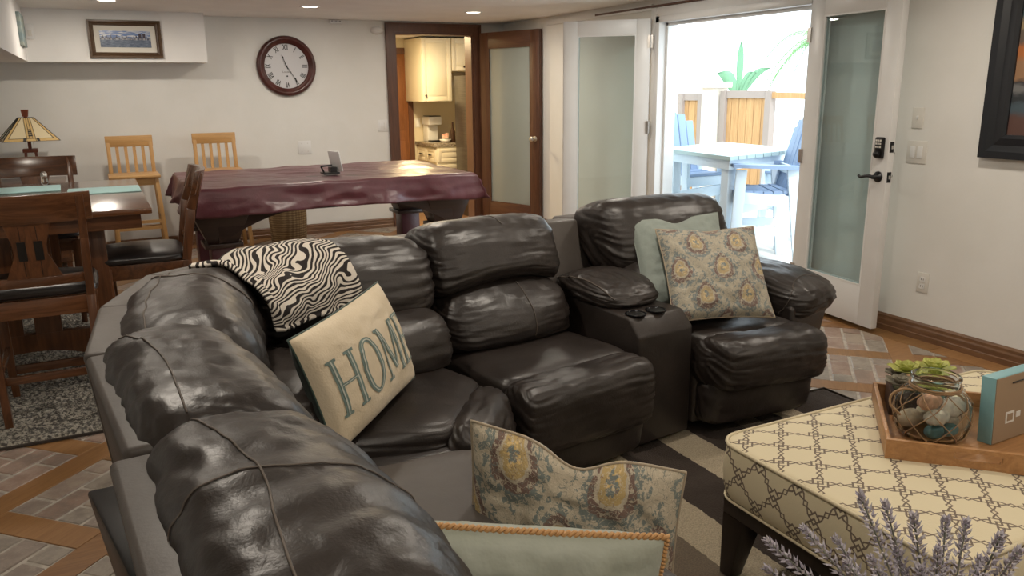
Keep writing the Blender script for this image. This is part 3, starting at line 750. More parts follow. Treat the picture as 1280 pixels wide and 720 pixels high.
box('head', (4.03, 10.32, .97), (4.22, 10.60, 1.08), MT['white'], e, bevel=.015)
box('drip_tray', (4.05, 10.31, .745), (4.20, 10.42, .765), MT['black'], e, bevel=.004)
box('lid', (4.04, 10.33, 1.08), (4.21, 10.55, 1.092), MT['black'], e, bevel=.004)
e = thing('fruit_bowl', 'white scalloped bowl on the granite worktop beside the coffee maker', 'bowl', (4.2, 10.15, .745))
MB().lathe([(.04, 0), (.045, .008), (.08, .045), (.084, .045), (.05, .01), (.001, .012)], (4.17, 10.1, .745), 20, close=False).build('bowl', MT['white'], e, smooth=True)
MT['pack'] = noisy('pink wrappers', (.55, .2, .15), (.6, .5, .35), 30, .5)
for i in range(4):
    tag(MB().bar((4.13+i*.022, 10.07+.02*(i % 2), .80), (4.14+i*.022, 10.1, .85+.008*i), .035, .006).build('sweetener_packet', MT['pack']), ['leftmost', 'second', 'third', 'rightmost'][i]+' of the four wrapped packets in the kitchen bowl', 'packet', 'packets in the kitchen bowl')
MT['brownglass'], _, _ = mat('brown glass', (.05, .025, .015), .15)
tag(MB().lathe([(.035, 0), (.038, .02), (.036, .14), (.014, .19), (.013, .26), (.016, .265)], (4.29, 10.12, .745), 18).build('brown_bottle', MT['brownglass'], smooth=True), 'tall dark brown bottle on the kitchen worktop near the refrigerator', 'bottle')
e = thing('kitchen_outlet', 'cream outlet on kitchen back wall beside the coffee maker', 'outlet', (4.0, 10.65, 1.0))
box('plate', (3.955, 10.644, .93), (4.03, 10.65, 1.05), MT['plastic'], e, bevel=.002); box('socket', (3.975, 10.641, .95), (4.01, 10.645, 1.03), MT['white'], e)

# ------------------------------------------------------------ sectional sofa
def superpt(p, n):
    a, b, c = (abs(q) for q in p); r = (a**n[0]+b**n[1]+c**n[2])
    # homogeneous-ish scaling by bisection for mixed exponents
    lo, hi = .3, 2.0
    for _ in range(22):
        md = (lo+hi)/2
        if (a*md)**n[0]+(b*md)**n[1]+(c*md)**n[2] > 1: hi = md
        else: lo = md
    return Vector(p)*lo
_cube = {}
def cube_grid(N):
    if N in _cube: return _cube[N]
    idx = {}; V_ = []; F_ = []
    def vid(p):
        k = tuple(round(q*N) for q in p)
        if k not in idx: idx[k] = len(V_); V_.append(tuple(math.sin(q*PI/4*1.0)/math.sin(PI/4) for q in p))
        return idx[k]
    for ax in range(3):
        for s in (-1, 1):
            for i in range(N):
                for j in range(N):
                    q = []
                    for di, dj in ((0, 0), (1, 0), (1, 1), (0, 1)):
                        a, b = -1+2*(i+di)/N, -1+2*(j+dj)/N; p = [0, 0, 0]; p[ax] = s; p[(ax+1) % 3] = a; p[(ax+2) % 3] = b; q.append(vid(p))
                    F_.append(tuple(q if s > 0 else q[::-1]))
    _cube[N] = (V_, F_); return _cube[N]
def tri(P8, a, b, c):
    """P8: for u in(-1,1): for v(-1 back,1 front): for w(-1,1); returns trilinear point"""
    u, v, w_ = (a+1)/2, (b+1)/2, (c+1)/2; r = Vector((0, 0, 0)); k = 0
    for i in (0, 1):
        for j in (0, 1):
            for l in (0, 1):
                r += P8[k]*((u if i else 1-u)*(v if j else 1-v)*(w_ if l else 1-w_)); k += 1
    return r
def cushion(name, P8, m, parent, n=(4, 3, 3), N=26, wr=.006, puff=(0, 0), seed=0, wdir=0, endw=1.0, dent=None, lean=None, fold=0):
    """rounded leather body; puff=(front bulge, top bulge) in metres"""
    P8 = [Vector(p) for p in P8]
    fdir = ((P8[2]+P8[3]+P8[6]+P8[7])-(P8[0]+P8[1]+P8[4]+P8[5])).normalized()
    udir = ((P8[4]+P8[5]+P8[6]+P8[7])-(P8[0]+P8[1]+P8[2]+P8[3])).normalized()
    def base(a, b, c):
        q = superpt((a, b, c), n); p = tri(P8, *q)
        k = (1-q[0]**2*.9)
        if puff[0] and q[1] > 0: p = p+fdir*puff[0]*k*q[1]*(1-.7*q[2]**2)
        if puff[1] and q[2] > 0: p = p+Vector((0, 0, 1))*puff[1]*k*q[2]*(1-.7*q[1]**2)
        if dent: p = p+dent(q)
        return p, q
    cen = sum(P8, Vector())/8
    def surf(a, b, c, out=0.0):
        p, q = base(a, b, c)
        e = abs(q[0])
        # pleats run along u (from the end seams inward), fine across
        t = (q[1]*3.1+q[2]*4.3)+math.atan2(q[2], q[1]+1e-6)*1.2
        d = fbm((q[0]*5+math.sin(t*1.3+seed)*.5+seed*7.1, t*.35+seed, seed*3.3), 3)*1.15 if wdir else fbm((q[0]*1.7+seed*7.1, t*1.7+q[0]*q[0]*1.5+seed, seed*3.3), 3)
        d2 = fbm((q[0]*6+seed, q[1]*2.5, q[2]*2.5+seed*2), 3)
        ww = wr*(.62 if wdir else .35+1.5*endw*max(0, e-.35)**1.5)
        if fold: d2 = d2+fold*math.sin((q[1]*9+q[2]*3)+d*3)*max(0, e-.5)
        nrm = (p-cen); nrm = (nrm-udir*nrm.dot(udir)*.8)
        nrm = nrm.normalized() if nrm.length > 1e-6 else Vector((0, 0, 1))
        return p+nrm*(d*ww*1.6+d2*wr*.7+out)
    Vs, Fs = cube_grid(N)
    b = MB().add([surf(*p) for p in Vs], Fs); o = b.build(name, m, parent, smooth=True); o_surf[o] = surf; return o, surf
o_surf = {}
def seam(surf, pts, parent, r=.0022, steps=60, name='seam', m=None, out=.0015):
    pts = [Vector(p) for p in pts]
    b = MB().tube([surf(*cr(pts, k/steps), out=out) for k in range(steps+1)], r, 6); return b.build(name, m or MT['stitch'], parent, smooth=True)

def frame(P, d): return (Vector((P[0], P[1], 0)), Vector((d[0], d[1], 0)).normalized())
def hx(f0, f1, prof, ins=(0, 0)):
    """prof = (back-bottom, back-top, front-bottom, front-top) as (depth, z)"""
    def pt(f, d, z): return f[0]+f[1]*d+Vector((0, 0, z))
    out = []
    A_, B_ = [pt(f0, *q) for q in prof], [pt(f1, *q) for q in prof]
    for L_, O_, k in ((A_, B_, ins[0]), (B_, A_, ins[1])):
        out += [a+(o-a).normalized()*k for a, o in zip(L_, O_)]
    return out
UP = ((.20, .60), (.05, .88), (.46, .63), (.36, .915))
LO = ((.26, .42), (.22, .68), (.58, .45), (.50, .70))
sofa = thing('sectional_sofa', 'dark brown leather reclining sectional sofa curving around the ottoman', 'sofa', (.5, 2.1, 0))
LT, SH = MT['leather'], MT['shell']
fA0, fA1 = frame((.03, .74), (1, 0)), frame((-.015, 1.395), (1, 0))
fB0, fB1 = frame((.008, 1.415), (1, 0)), frame((-.05, 2.02), (1, -.02))
fW0, fWm, fW1 = frame((-.055, 2.03), (1, -.03)), frame((.12, 2.86), (.74, -.70)), frame((1.0, 3.13), (.16, -1))
fE0, fE1 = frame((1.02, 3.13), (.17, -1)), frame((1.63, 3.22), (.17, -1))
fC0, fC1 = frame((1.64, 3.22), (.19, -1)), frame((1.87, 3.24), (.29, -1))
fF0, fF1 = frame((1.88, 3.24), (.30, -1)), frame((2.55, 3.24), (.12, -1))
def lumpy(f0, f1, name, sd, up=UP, lo=LO, seat=None, nseat=None, back=True, crest=True):
    sec = MB()
    P = hx(f0, f1, ((.06, .05), (.06, .42), (.80, .06), (.80, .40)), (.004, .004))
    q = MB().hexa([P[0], P[4], P[6], P[2], P[1], P[5], P[7], P[3]]); base_ = q.build(name, LT, sofa, bevel=.02, smooth=True)
    return base_
def shell(f0, f1, parent, z1=.86, th=.10, lean=.0, ins=.004):
    P = hx(f0, f1, ((.02, .38), (-.03+lean, z1), (.20, .38), (.10+lean, z1+.005)), (ins, ins))
    return MB().hexa([P[0], P[4], P[6], P[2], P[1], P[5], P[7], P[3]]).build('back_shell', SH, parent, bevel=.014, smooth=True, segs=3)
def low_shell(f0, f1, parent):
    P = hx(f0, f1, ((.05, .03), (-.02, .52), (.25, .03), (.25, .52)), (.01, .01))
    return MB().hexa([P[0], P[4], P[6], P[2], P[1], P[5], P[7], P[3]]).build('back_frame', MT['black'], parent, bevel=.01, smooth=True)
SEAT = ((.42, .32), (.42, .455), (.96, .30), (.96, .455))
ROLL = ((.80, .22), (.86, .44), (1.0, .20), (1.03, .42))

# A: recliner nearest the camera
sA = lumpy(fA0, fA1, 'recliner_section', 1); shell(fA0, fA1, sA); low_shell(fA0, fA1, sA)
o, s = cushion('back_cushion', hx(fA0, fA1, ((.035, .58), (.005, .925), (.40, .60), (.325, .91)), (-.0, -.02)), LT, sA, (8, 3.6, 3.4), 48, .007, (.02, .015), 1, wdir=1)
seam(s, [(-1, -.35, 1), (-.5, -.25, 1), (0, -.12, 1), (.5, -.25, 1), (.97, -.45, .95)], o, .0021)
seam(s, [(.0, -.12, 1), (.0, -.6, .9), (.0, -1, .5), (.0, -1, .1)], o, .0013)
seam(s, [(.0, -.12, 1), (.0, .4, 1), (.0, .9, .8), (.0, 1, .3)], o, .0013)
cushion('lumbar_cushion', hx(fA0, fA1, ((.18, .42), (.16, .66), (.40, .45), (.34, .64))), LT, sA, (8, 4, 3), 20, .006, (.02, 0), 2)
cushion('seat_cushion', hx(fA0, fA1, ((.40, .30), (.40, .46), (1.0, .30), (1.0, .465)), (.004, .004)), SH, sA, (7, 5, 4), 22, .004, (.01, .012), 3)
# B
sB = lumpy(fB0, fB1, 'armless_section', 1); shell(fB0, fB1, sB); low_shell(fB0, frame((-.10, 2.05), (1, 0)), sB)
o, s = cushion('back_cushion', hx(fB0, fB1, ((.01, .58), (-.015, .92), (.35, .60), (.28, .905)), (-.03, -.03)), LT, sB, (8, 3.6, 3.4), 48, .007, (.03, .02), 5, wdir=1)
seam(s, [(.95, -.75, .95), (.5, -.45, 1), (0, -.3, 1), (-.5, -.32, 1), (-.97, -.4, 1)], o, .0021)
cushion('lumbar_cushion', hx(fB0, fB1, ((.18, .42), (.16, .66), (.42, .45), (.36, .64))), LT, sB, (8, 4, 3), 20, .006, (.02, 0), 6)
cushion('seat_cushion', hx(fB0, fB1, ((.40, .30), (.40, .45), (.97, .30), (.97, .455)), (.004, .004)), SH, sB, (7, 5, 4), 22, .004, (.01, .012), 7)
# corner wedge with two back cushions
P = hx(fW0, fWm, ((.06, .05), (.06, .42), (.9, .05), (.9, .42)))
b = MB(); out = [fW0[0]+fW0[1]*.06, fW0[0]+Vector((.12, .45, 0)), fWm[0]+fWm[1]*.06, fW1[0]+Vector((-.45, -.10, 0)), fW1[0]+fW1[1]*.06]
inn = [Vector((1.10, 2.32, 0)), Vector((.88, 2.05, 0))]
poly = [(p.x, p.y) for p in out+inn][::-1]
sW = MB().prism(poly, .05, .40).build('corner_section', LT, sofa, bevel=.02, smooth=True)
fWa = frame((-.02, 2.48), (.93, -.34)); fWb = frame((.50, 3.06), (.42, -.90))
for a, c in ((fW0, fWa), (fWa, fWm), (fWm, fWb), (fWb, fW1)): shell(a, c, sW, ins=-.004)
oC, s = cushion('back_cushion', hx(fW0, frame((.11, 2.83), (.80, -.60)), ((.08, .58), (.03, .885), (.44, .60), (.35, .925)), (-.03, -.02)), LT, sW, (7, 3.4, 3.2), 44, .006, (.04, .015), 9, wdir=1, dent=lambda q: Vector((-.055, .05, 0))*(1-q[0]**2), fold=.5)
seam(s, [(-.97, -.5, .9), (-.4, -.35, 1), (.3, -.3, 1), (.97, -.5, .95)], oC, .0022)
seam(s, [(.35, -.5, 1), (.33, .2, 1), (.3, .8, .9), (.3, 1, .3)], oC, .002)
oD, s = cushion('back_cushion', hx(frame((.18, 2.91), (.62, -.78)), fW1, ((.12, .58), (.07, .885), (.48, .60), (.38, .925)), (-.02, -.03)), LT, sW, (7, 3.4, 3.2), 42, .006, (.04, .015), 11, dent=lambda q: Vector((-.05, .055, 0))*(1-q[0]**2), fold=.5)
seam(s, [(.05, -.9, .7), (.05, -.3, 1), (.05, .3, 1), (.05, .8, .9), (.05, 1, .2), (.05, 1, -.6)], oD, .003)
cushion('lumbar_cushion', hx(frame((-.08, 2.05), (1, 0)), frame((.13, 2.81), (.8, -.6)), ((.26, .42), (.22, .66), (.60, .45), (.54, .66))), LT, sW, (8, 4, 3), 20, .006, (.02, 0), 12)
cushion('lumbar_cushion', hx(frame((.2, 2.89), (.65, -.76)), fW1, ((.26, .42), (.22, .66), (.60, .45), (.54, .68))), LT, sW, (8, 4, 3), 20, .006, (.02, 0), 13)
# wedge seat: fan-shaped
def quadcush(name, pts, z0, z1, m, parent, n=(6, 6, 4), **k):
    a, b_, c, d = [Vector((*p, 0)) for p in pts]      # back-left, back-right, front-left, front-right
    Z0, Z1 = Vector((0, 0, z0)), Vector((0, 0, z1))
    return cushion(name, [a+Z0, a+Z1, c+Z0, c+Z1, b_+Z0, b_+Z1, d+Z0, d+Z1], m, parent, n, **k)
quadcush('seat_cushion', [(.10, 2.26), (.95, 2.93), (.86, 2.06), (1.12, 2.40)], .30, .475, LT, sW, (6, 7, 4), N=28, wr=.006, seed=14, puff=(0, .012), endw=.4)
quadcush('seat_front_roll', [(.80, 2.07), (1.08, 2.44), (.96, 2.00), (1.17, 2.30)], .16, .475, LT, sW, (5, 3, 3), N=24, wr=.009, seed=15, puff=(.03, .0), endw=1)
# E: recliner beside the console
sE = lumpy(fE0, fE1, 'recliner_section', 1); shell(fE0, fE1, sE)
def arch(k): return lambda q: Vector((0, 0, 1))*k*(1-q[0]**2)*(1 if q[2] < 0 else 0)*(-q[2])
o, s = cushion('back_cushion', hx(fE0, fE1, ((.18, .62), (.04, .90), (.42, .66), (.32, .945)), (.0, .0)), LT, sE, (10, 3.6, 3.8), 42, .0045, (.045, .012), 21, dent=arch(.05), fold=.8)
seam(s, [(.1, -.9, .8), (.1, -.2, 1), (.1, .5, 1), (.1, .9, .85)], o, .0018)
o, s = cushion('lumbar_cushion', hx(fE0, fE1, ((.24, .44), (.22, .66), (.50, .45), (.42, .67)), (.01, .01)), LT, sE, (7, 3.4, 3.4), 38, .005, (.075, .055), 22, fold=.5)
seam(s, [(.15, .7, 1), (.15, 1, .5), (.15, 1, -.6)], o, .0018)
o, s = cushion('seat_cushion', hx(fE0, fE1, ((.38, .30), (.38, .465), (.82, .30), (.82, .475)), (.004, .004)), LT, sE, (8, 8, 4), 24, .004, (0, .012), 23, endw=.3)
cushion('seat_front_roll', hx(fE0, fE1, ((.74, .20), (.78, .47), (.95, .20), (.95, .46)), (-.0, .01)), LT, sE, (16, 4.2, 4), 34, .005, (.01, .0), 24, fold=.4)
cushion('footrest', hx(fE0, fE1, ((.75, .05), (.75, .30), (.88, .07), (.91, .30)), (.005, .005)), LT, sE, (9, 4, 9), 16, .003, (0, 0), 25)
# console
P = hx(fC0, fC1, ((.04, .04), (.04, .86), (.30, .04), (.16, .87)), (.002, .002))
sC = MB().hexa([P[0], P[4], P[6], P[2], P[1], P[5], P[7], P[3]]).build('console_section', SH, sofa, bevel=.015, smooth=True)
def cprof(nm, pts, m, parent, bev, ins=.004):
    vs = []
    for f, g in ((fC0, fC1), (fC1, fC0)):
        for d, z in pts:
            a = f[0]+f[1]*d; o_ = g[0]+g[1]*d; a = a+(o_-a).normalized()*ins; vs.append(a+Vector((0, 0, z)))
    n = len(pts); return MB().add(vs, [tuple(range(n)), tuple(range(n, 2*n))[::-1]]+[(i, n+i, n+(i+1) % n, (i+1) % n) for i in range(n)]).build(nm, m, parent, bevel=bev, smooth=True, segs=3)
cprof('console_body', [(.22, .04), (.80, .04), (.80, .50), (.745, .565), (.55, .58), (.22, .60)], LT, sC, .012)
o, s = cushion('console_arm_pad', hx(fC0, fC1, ((.24, .59), (.30, .68), (.66, .555), (.60, .665)), (-.02, -.03)), LT, sC, (4, 3, 2.6), 34, .007, (.03, .025), 31, fold=.6)
seam(s, [(-.75, -1, .2), (-.8, -.2, .75), (-.8, .6, .7), (-.75, 1, .1)], o, .003)
for k in (.28, .74):
    c = fC0[0].lerp(fC1[0], k)+fC0[1]*.715+Vector((0, 0, .568))
    MB().lathe([(.043, .001), (.044, .004), (.040, .0055), (.037, .004), (.036, .001), (.0005, .0005)], c, 28, close=False).build('cup_holder', MT['cupblack'], sC, smooth=True)
    MB().lathe([(.0355, .0025), (.0005, .0024)], c, 24, close=False).build('cup_shade_disc', MT['black'], sC)  # flat black disc, its colour stands for the shade of a recess
# F: end recliner with arm
sF = lumpy(fF0, fF1, 'recliner_section', 1); shell(fF0, frame((2.58, 3.24), (.12, -1)), sF)
o, s = cushion('back_cushion', hx(fF0, fF1, ((.20, .60), (.03, .91), (.42, .64), (.30, .965)), (.0, -.05)), LT, sF, (10, 3.6, 3.8), 42, .0045, (.045, .012), 41, fold=.9)
cushion('lumbar_cushion', hx(fF0, fF1, LO, (.01, .01)), LT, sF, (7, 3.4, 3.4), 26, .006, (.03, .03), 42, fold=.5)
cushion('seat_cushion', hx(fF0, fF1, ((.38, .30), (.38, .455), (.85, .30), (.85, .46)), (.004, .004)), LT, sF, (8, 8, 4), 22, .004, (0, .012), 43, endw=.3)
cushion('seat_front_roll', hx(fF0, fF1, ((.72, .24), (.76, .455), (.97, .22), (.97, .445)), (-.0, -.02)), LT, sF, (14, 4, 3.6), 34, .005, (.015, .0), 44, fold=.4)
cushion('footrest', hx(fF0, fF1, ((.78, .06), (.78, .27), (.90, .07), (.93, .28)), (.005, -.01)), LT, sF, (7, 4, 6), 18, .004, (0, 0), 45)
a0, a1, a2 = Vector((2.64, 2.47, 0)), Vector((2.96, 2.56, 0)), Vector((2.93, 3.15, 0)); a3 = Vector((2.63, 3.15, 0))
def Z(p, z, dx=0, dy=0): return p+Vector((dx, dy, z))
MB().hexa([Z(a0, .05), Z(a1, .05, -.05, .05), Z(a2, .05), Z(a3, .05), Z(a0, .50), Z(a1, .50, .02, 0), Z(a2, .50, .02), Z(a3, .50)]).build('arm_panel', LT, sF, bevel=.02, smooth=True, segs=3)
o, s = cushion('arm_pad', [Z(a3, .40, -.03), Z(a3, .61, -.01), Z(a0, .38, -.04, -.04), Z(a0, .60, -.01, -.05), Z(a2, .44, .05), Z(a2, .60, .03), Z(a1, .46, .07, -.05), Z(a1, .58, .04, -.06)], LT, sF, (3, 3.4, 3), 40, .009, (.02, .035), 46, fold=.9)
seam(s, [(-1, .75, -.5), (-.6, .78, .9), (.3, .8, 1), (1, .75, -.2)], o, .0016)

# ------------------------------------------------------------ throw and pillows
from mathutils.bvhtree import BVHTree
bvs = []; bpy.context.view_layer.update()
for o in list(sW.children):
    vv = [world_of(o) @ v.co for v in o.data.vertices]; bvs.append(BVHTree.FromPolygons(vv, [tuple(p.vertices) for p in o.data.polygons]))
aL, aR = Vector((.33, 2.57, .74)), Vector((.70, 2.80, .74)); dL, dR = Vector((.74, -.67, 0)).normalized(), Vector((.42, -.91, 0)).normalized()
NS, NTT = 96, 76; G_ = [[None]*(NTT+1) for _ in range(NS+1)]
for i in range(NS+1):
    s_ = i/NS; t = 0; an = 0       # from behind the shell, over the top, down the front
    for j in range(NTT+1):
        t = j/NTT; a0_ = 132+34*t; an = R(a0_-s_*(a0_+9-4*t)); A_ = aL.lerp(aR, t); D_ = dL.lerp(dR, t).normalized(); n_ = D_*math.cos(an)+Vector((0, 0, math.sin(an)))
        rad = .0
        for bv in bvs:
            h = bv.ray_cast(A_+n_*.7, -n_, .68)
            if h[0] is not None: rad = max(rad, (h[0]-A_).dot(n_))
        G_[i][j] = [A_, n_, max(rad, .13), D_]
for it in range(14):                     # let the cloth bridge the hollows but never sink into the cushions
    N_ = [[G_[i][j][2] for j in range(NTT+1)] for i in range(NS+1)]
    for i in range(NS+1):
        for j in range(NTT+1):
            nb_ = [N_[max(i-1, 0)][j], N_[min(i+1, NS)][j], N_[i][max(j-1, 0)], N_[i][min(j+1, NTT)], N_[i][max(j-2, 0)], N_[i][min(j+2, NTT)]]
            G_[i][j][2] = max(N_[i][j] if it < 10 else 0, sum(nb_)/6) if it < 10 else (N_[i][j]*.5+sum(nb_)/12)
vs = []; uvs = []
for i in range(NS+1):
    for j in range(NTT+1):
        A_, n_, rad, D_ = G_[i][j]; s_, t = i/NS, j/NTT
        d = .006*math.sin(t*15+s_*5)+.007*fbm((t*4, s_*5, 2), 2)+.012*math.exp(-((t-.05)/.03)**2)+.008*math.exp(-((t-.13)/.03)**2)
        p = A_+n_*(rad+.013+d)
        if s_ > .97: p += n_*.006
        vs.append(p); uvs.append((t*.62, s_*1.0))
fs = [(i*(NTT+1)+j, i*(NTT+1)+j+1, (i+1)*(NTT+1)+j+1, (i+1)*(NTT+1)+j) for i in range(NS) for j in range(NTT)]
b = MB().add(vs, fs); b.uv = uvs; th = b.build('zebra_throw', MT['zebra'], smooth=True)
md = th.modifiers.new('thick', 'SOLIDIFY'); md.thickness = .010; md.offset = 1
tag(th, 'black and white zebra striped fleece throw over the corner back cushions', 'throw')

def pillow(name, c, wv_, hv, T_, mf, lab, mback=None, pipe=None, pr=.004, dent=0, N=44, seed=0, puffk=.42, pinch=.07, group=None, braid=False, front_name='cover', lump=1.0):
    c = Vector(c); wv_ = Vector(wv_)/2; hv = Vector(hv)/2; nv = wv_.cross(hv).normalized()
    e = thing(name, lab, 'pillow', c-Vector((0, 0, abs(hv.z))), group=group)
    def edge(u, v):
        x = u*(1-pinch*(1-v*v)*(abs(u)**3)); y = v*(1-pinch*(1-u*u)*(abs(v)**3))
        if dent: y = y-dent*math.exp(-(u/.30)**2)*max(0, (v+.3)/1.3)
        return x, y
    def S(u, v, side, out=0):
        x, y = edge(u, v); h = T_/2*(max(0, (1-u**2))*max(0, (1-v**2)))**puffk
        if dent: h *= 1-.45*math.exp(-(u/.28)**2)*max(0, v)
        n_ = .05*T_*fbm((u*2.2+seed, v*2.2, side*3+seed), 3)*(h/(T_/2))**.5
        g = .010*fbm((u*5+seed, v*5, 9), 2)*min(1, 3*(1-max(abs(u), abs(v)))+.15)
        return c+wv_*x+hv*y+nv*side*(h+(n_+g)*lump+out)
    def face(side, nm, m):
        vs = [S(-1+2*i/N, -1+2*j/N, side) for i in range(N+1) for j in range(N+1)]
        fs = [(i*(N+1)+j, (i+1)*(N+1)+j, (i+1)*(N+1)+j+1, i*(N+1)+j+1) for i in range(N) for j in range(N)]
        if side < 0: fs = [f[::-1] for f in fs]
        b = MB().add(vs, fs); W2, H2 = wv_.length, hv.length
        b.uv = [((-1+2*i/N)*W2+seed*.1, (-1+2*j/N)*H2) for i in range(N+1) for j in range(N+1)]
        return b.build(nm, m, e, smooth=True)
    face(1, front_name, mf); face(-1, 'back_cover', mback or mf)
    K = 26; ring = []
    for a in range(4):
        for k in range(K):
            t = -1+2*k/K; u, v = ((t, -1), (1, t), (-t, 1), (-1, -t))[a]; ring.append(S(u, v, 1, 0))
    if pipe:
        if braid:
            D = MB(); rr = pr
            tot = len(ring)*6
            def RP(q): 
                q = q % 1*len(ring); i = int(q); f = q-i; return ring[i % len(ring)].lerp(ring[(i+1) % len(ring)], f)
            for ph in (0, PI):
                pts = []
                for k in range(tot):
                    q = k/tot; p = RP(q); t = (RP(q+.002)-RP(q-.002)).normalized(); x = t.cross(nv).normalized(); a = q*2*PI*95+ph
                    pts.append(p+x*rr*.6*math.cos(a)+nv*rr*.6*math.sin(a))
                D.tube(pts, rr*.62, 5, closed=True)
            D.build('braided_cord', pipe, e, smooth=True)
        else: MB().tube(ring, pr, 6, closed=True).build('piping', pipe, e, smooth=True)
    return e, S
# HOME lumbar pillow: lower-left (.45,2.05,.50) lower-right (.88,2.46,.52) upper-left (.42,2.28,.74)
eh, SHm = pillow('home_pillow', (.63, 2.26, .655), (.385, .425, .024), (-.089, .075, .325), .16, MT['cream'], 'cream lumbar pillow lettered HOME with a dark green back on the corner seat', MT['backgreen'], MT['backgreen'], .0035, seed=3, pinch=.05, lump=.35)
def strip(B, a, c, w0, w1, out, seg=10):
    a, c = Vector((*a, 0)), Vector((*c, 0)); t = (c-a).normalized(); n_ = Vector((-t.y, t.x, 0)); k0 = len(B.v); vs = []; fs = []
    for i in range(seg+1):
        p = a.lerp(c, i/seg); w_ = w0+(w1-w0)*i/seg
        for s in (-1, 1):
            q = p+n_*w_*s/2; vs.append(SHm(q.x, q.y, 1, out))
    for i in range(seg): fs.append((2*i, 2*i+2, 2*i+3, 2*i+1))
    B.add(vs, fs)
def letter(ch, x0, w_, y0, y1):
    for kind, m, sc_w, out in (('letter', MT['homegreen'], 1, .0022), ('letter_line', MT['homeline'], .22, .0034)):
        B = MB(); TH = .075*sc_w; tn = .030*sc_w; X = lambda f: x0+w_*f; Y = lambda f: y0+(y1-y0)*f
        ser = kind == 'letter'
        if ch == 'H':
            for f in (.18, .82):
                strip(B, (X(f), y0), (X(f), y1), TH, TH, out)
                if ser:
                    for yy in (y0, y1): strip(B, (X(f-.17), yy), (X(f+.17), yy), .05, .05, out, 4)
            strip(B, (X(.18), Y(.52)), (X(.82), Y(.52)), tn*1.8, tn*1.8, out)
        if ch == 'O':
            n_ = 40; vs = []; fs = []
            for k in range(n_):
                a = 2*PI*k/n_; wd = (.032+.042*abs(math.cos(a)))*sc_w
                for s in (-1, 1):
                    vs.append(SHm(X(.5)+(w_*.42+s*wd/2)*math.cos(a), Y(.5)+((y1-y0)*.5+s*wd)*math.sin(a), 1, out))
            for k in range(n_): j = (k+1) % n_; fs.append((2*k, 2*j, 2*j+1, 2*k+1))
            B.add(vs, fs)
        if ch == 'M':
            strip(B, (X(.12), y0), (X(.14), y1), tn*1.2, tn*1.2, out); strip(B, (X(.88), y0), (X(.86), y1), TH, TH, out)
            strip(B, (X(.14), y1), (X(.5), Y(.12)), TH, TH, out+.0003); strip(B, (X(.5), Y(.12)), (X(.86), y1), tn*1.3, tn*1.3, out+.0003)
            if ser:
                for f in (.12, .88): strip(B, (X(f-.13), y0), (X(f+.13), y0), .05, .05, out, 4)
                strip(B, (X(.0), y1), (X(.2), y1), .05, .05, out, 4); strip(B, (X(.8), y1), (X(1.0), y1), .05, .05, out, 4)
        if ch == 'E':
            strip(B, (X(.2), y0), (X(.2), y1), TH, TH, out)
            for f, e1 in ((0, .95), (1, .9), (.52, .7)): strip(B, (X(.02 if f != .52 else .2), Y(f)), (X(e1), Y(f)), tn*1.9, tn*1.9, out)
            if ser:
                for f, e1, s in ((0, .95, 1), (1, .9, -1)): strip(B, (X(e1), Y(f)), (X(e1), Y(f)+s*.14), .05, .02, out, 3)
                strip(B, (X(.7), Y(.40)), (X(.7), Y(.64)), .03, .03, out, 3)
        B.build(kind, m, eh)
for ch, x0, w_ in (('H', -.86, .44), ('O', -.39, .38), ('M', .03, .48), ('E', .55, .32)): letter(ch, x0, w_, -.50, .40)
# front paisley pillow and sage pillow on the near seats
pillow('damask_pillow', (.92, 1.495, .42), (.42, -.28, -.11), (.01, -.02, .42), .17, MT['damask'], 'large damask print pillow with a dented top on the near seat', None, MT['tanpipe'], .004, dent=.24, seed=5, pinch=.04)
pillow('sage_pillow', (.60, 1.185, .475), (.50, -.22, -.06), (-.01, -.06, .41), .17, MT['sage'], 'pale sage satin pillow edged with gold braid in the near foreground', None, MT['goldcord'], .0065, seed=8, pinch=.03, braid=True)
pillow('damask_pillow', (2.30, 2.60, .67), (.44, -.13, -.007), (.09, .255, .345), .15, MT['damask2'], 'small damask print pillow on the end recliner', None, MT['tanpipe'], .003, seed=11, pinch=.06, dent=.04)
pillow('sage_pillow', (2.27, 2.78, .70), (.45, -.08, .0), (.06, .23, .36), .13, MT['sageblue'], 'sage pillow behind the damask pillow on the end recliner', None, MT['sageblue'], .003, seed=14, pinch=.07, dent=.12)

# ------------------------------------------------------------ rugs
def rug(name, x0, x1, y0, y1, m, lab, h, amp, nx, ny, edge):
    e = thing(name, lab, 'rug', ((x0+x1)/2, (y0+y1)/2, 0))
    vs = []; fs = []
    for i in range(nx+1):
        for j in range(ny+1):
            x = x0+(x1-x0)*i/nx; y = y0+(y1-y0)*j/ny; z = h+amp*noise.noise(Vector((x*70, y*70, 1)))+amp*.6*noise.noise(Vector((x*150, y*150, 5)))
            if i in (0, nx) or j in (0, ny): z = .003
            vs.append((x+amp*.5*noise.noise(Vector((x*60, y*60, 9))), y+amp*.5*noise.noise(Vector((x*60, y*60, 19))), z))
    fs = [(i*(ny+1)+j, (i+1)*(ny+1)+j, (i+1)*(ny+1)+j+1, i*(ny+1)+j+1) for i in range(nx) for j in range(ny)]
    p = MB().add(vs, fs).build('pile', m, e, smooth=True); p['kind'] = 'stuff'
    g = edge; MB().box((x0-g, y0-g, .0015), (x1+g, y0, .012)).box((x0-g, y1, .0015), (x1+g, y1+g, .012)).box((x0-g, y0, .0015), (x0, y1, .012)).box((x1, y0, .0015), (x1+g, y1, .012)).build('binding', MT['rugback'], e)
    return e
rug('grey_rug', -1.45, .30, 3.74, 6.0, MT['shag'], 'speckled grey shag rug under the dining table', .020, .010, 230, 280, .012)
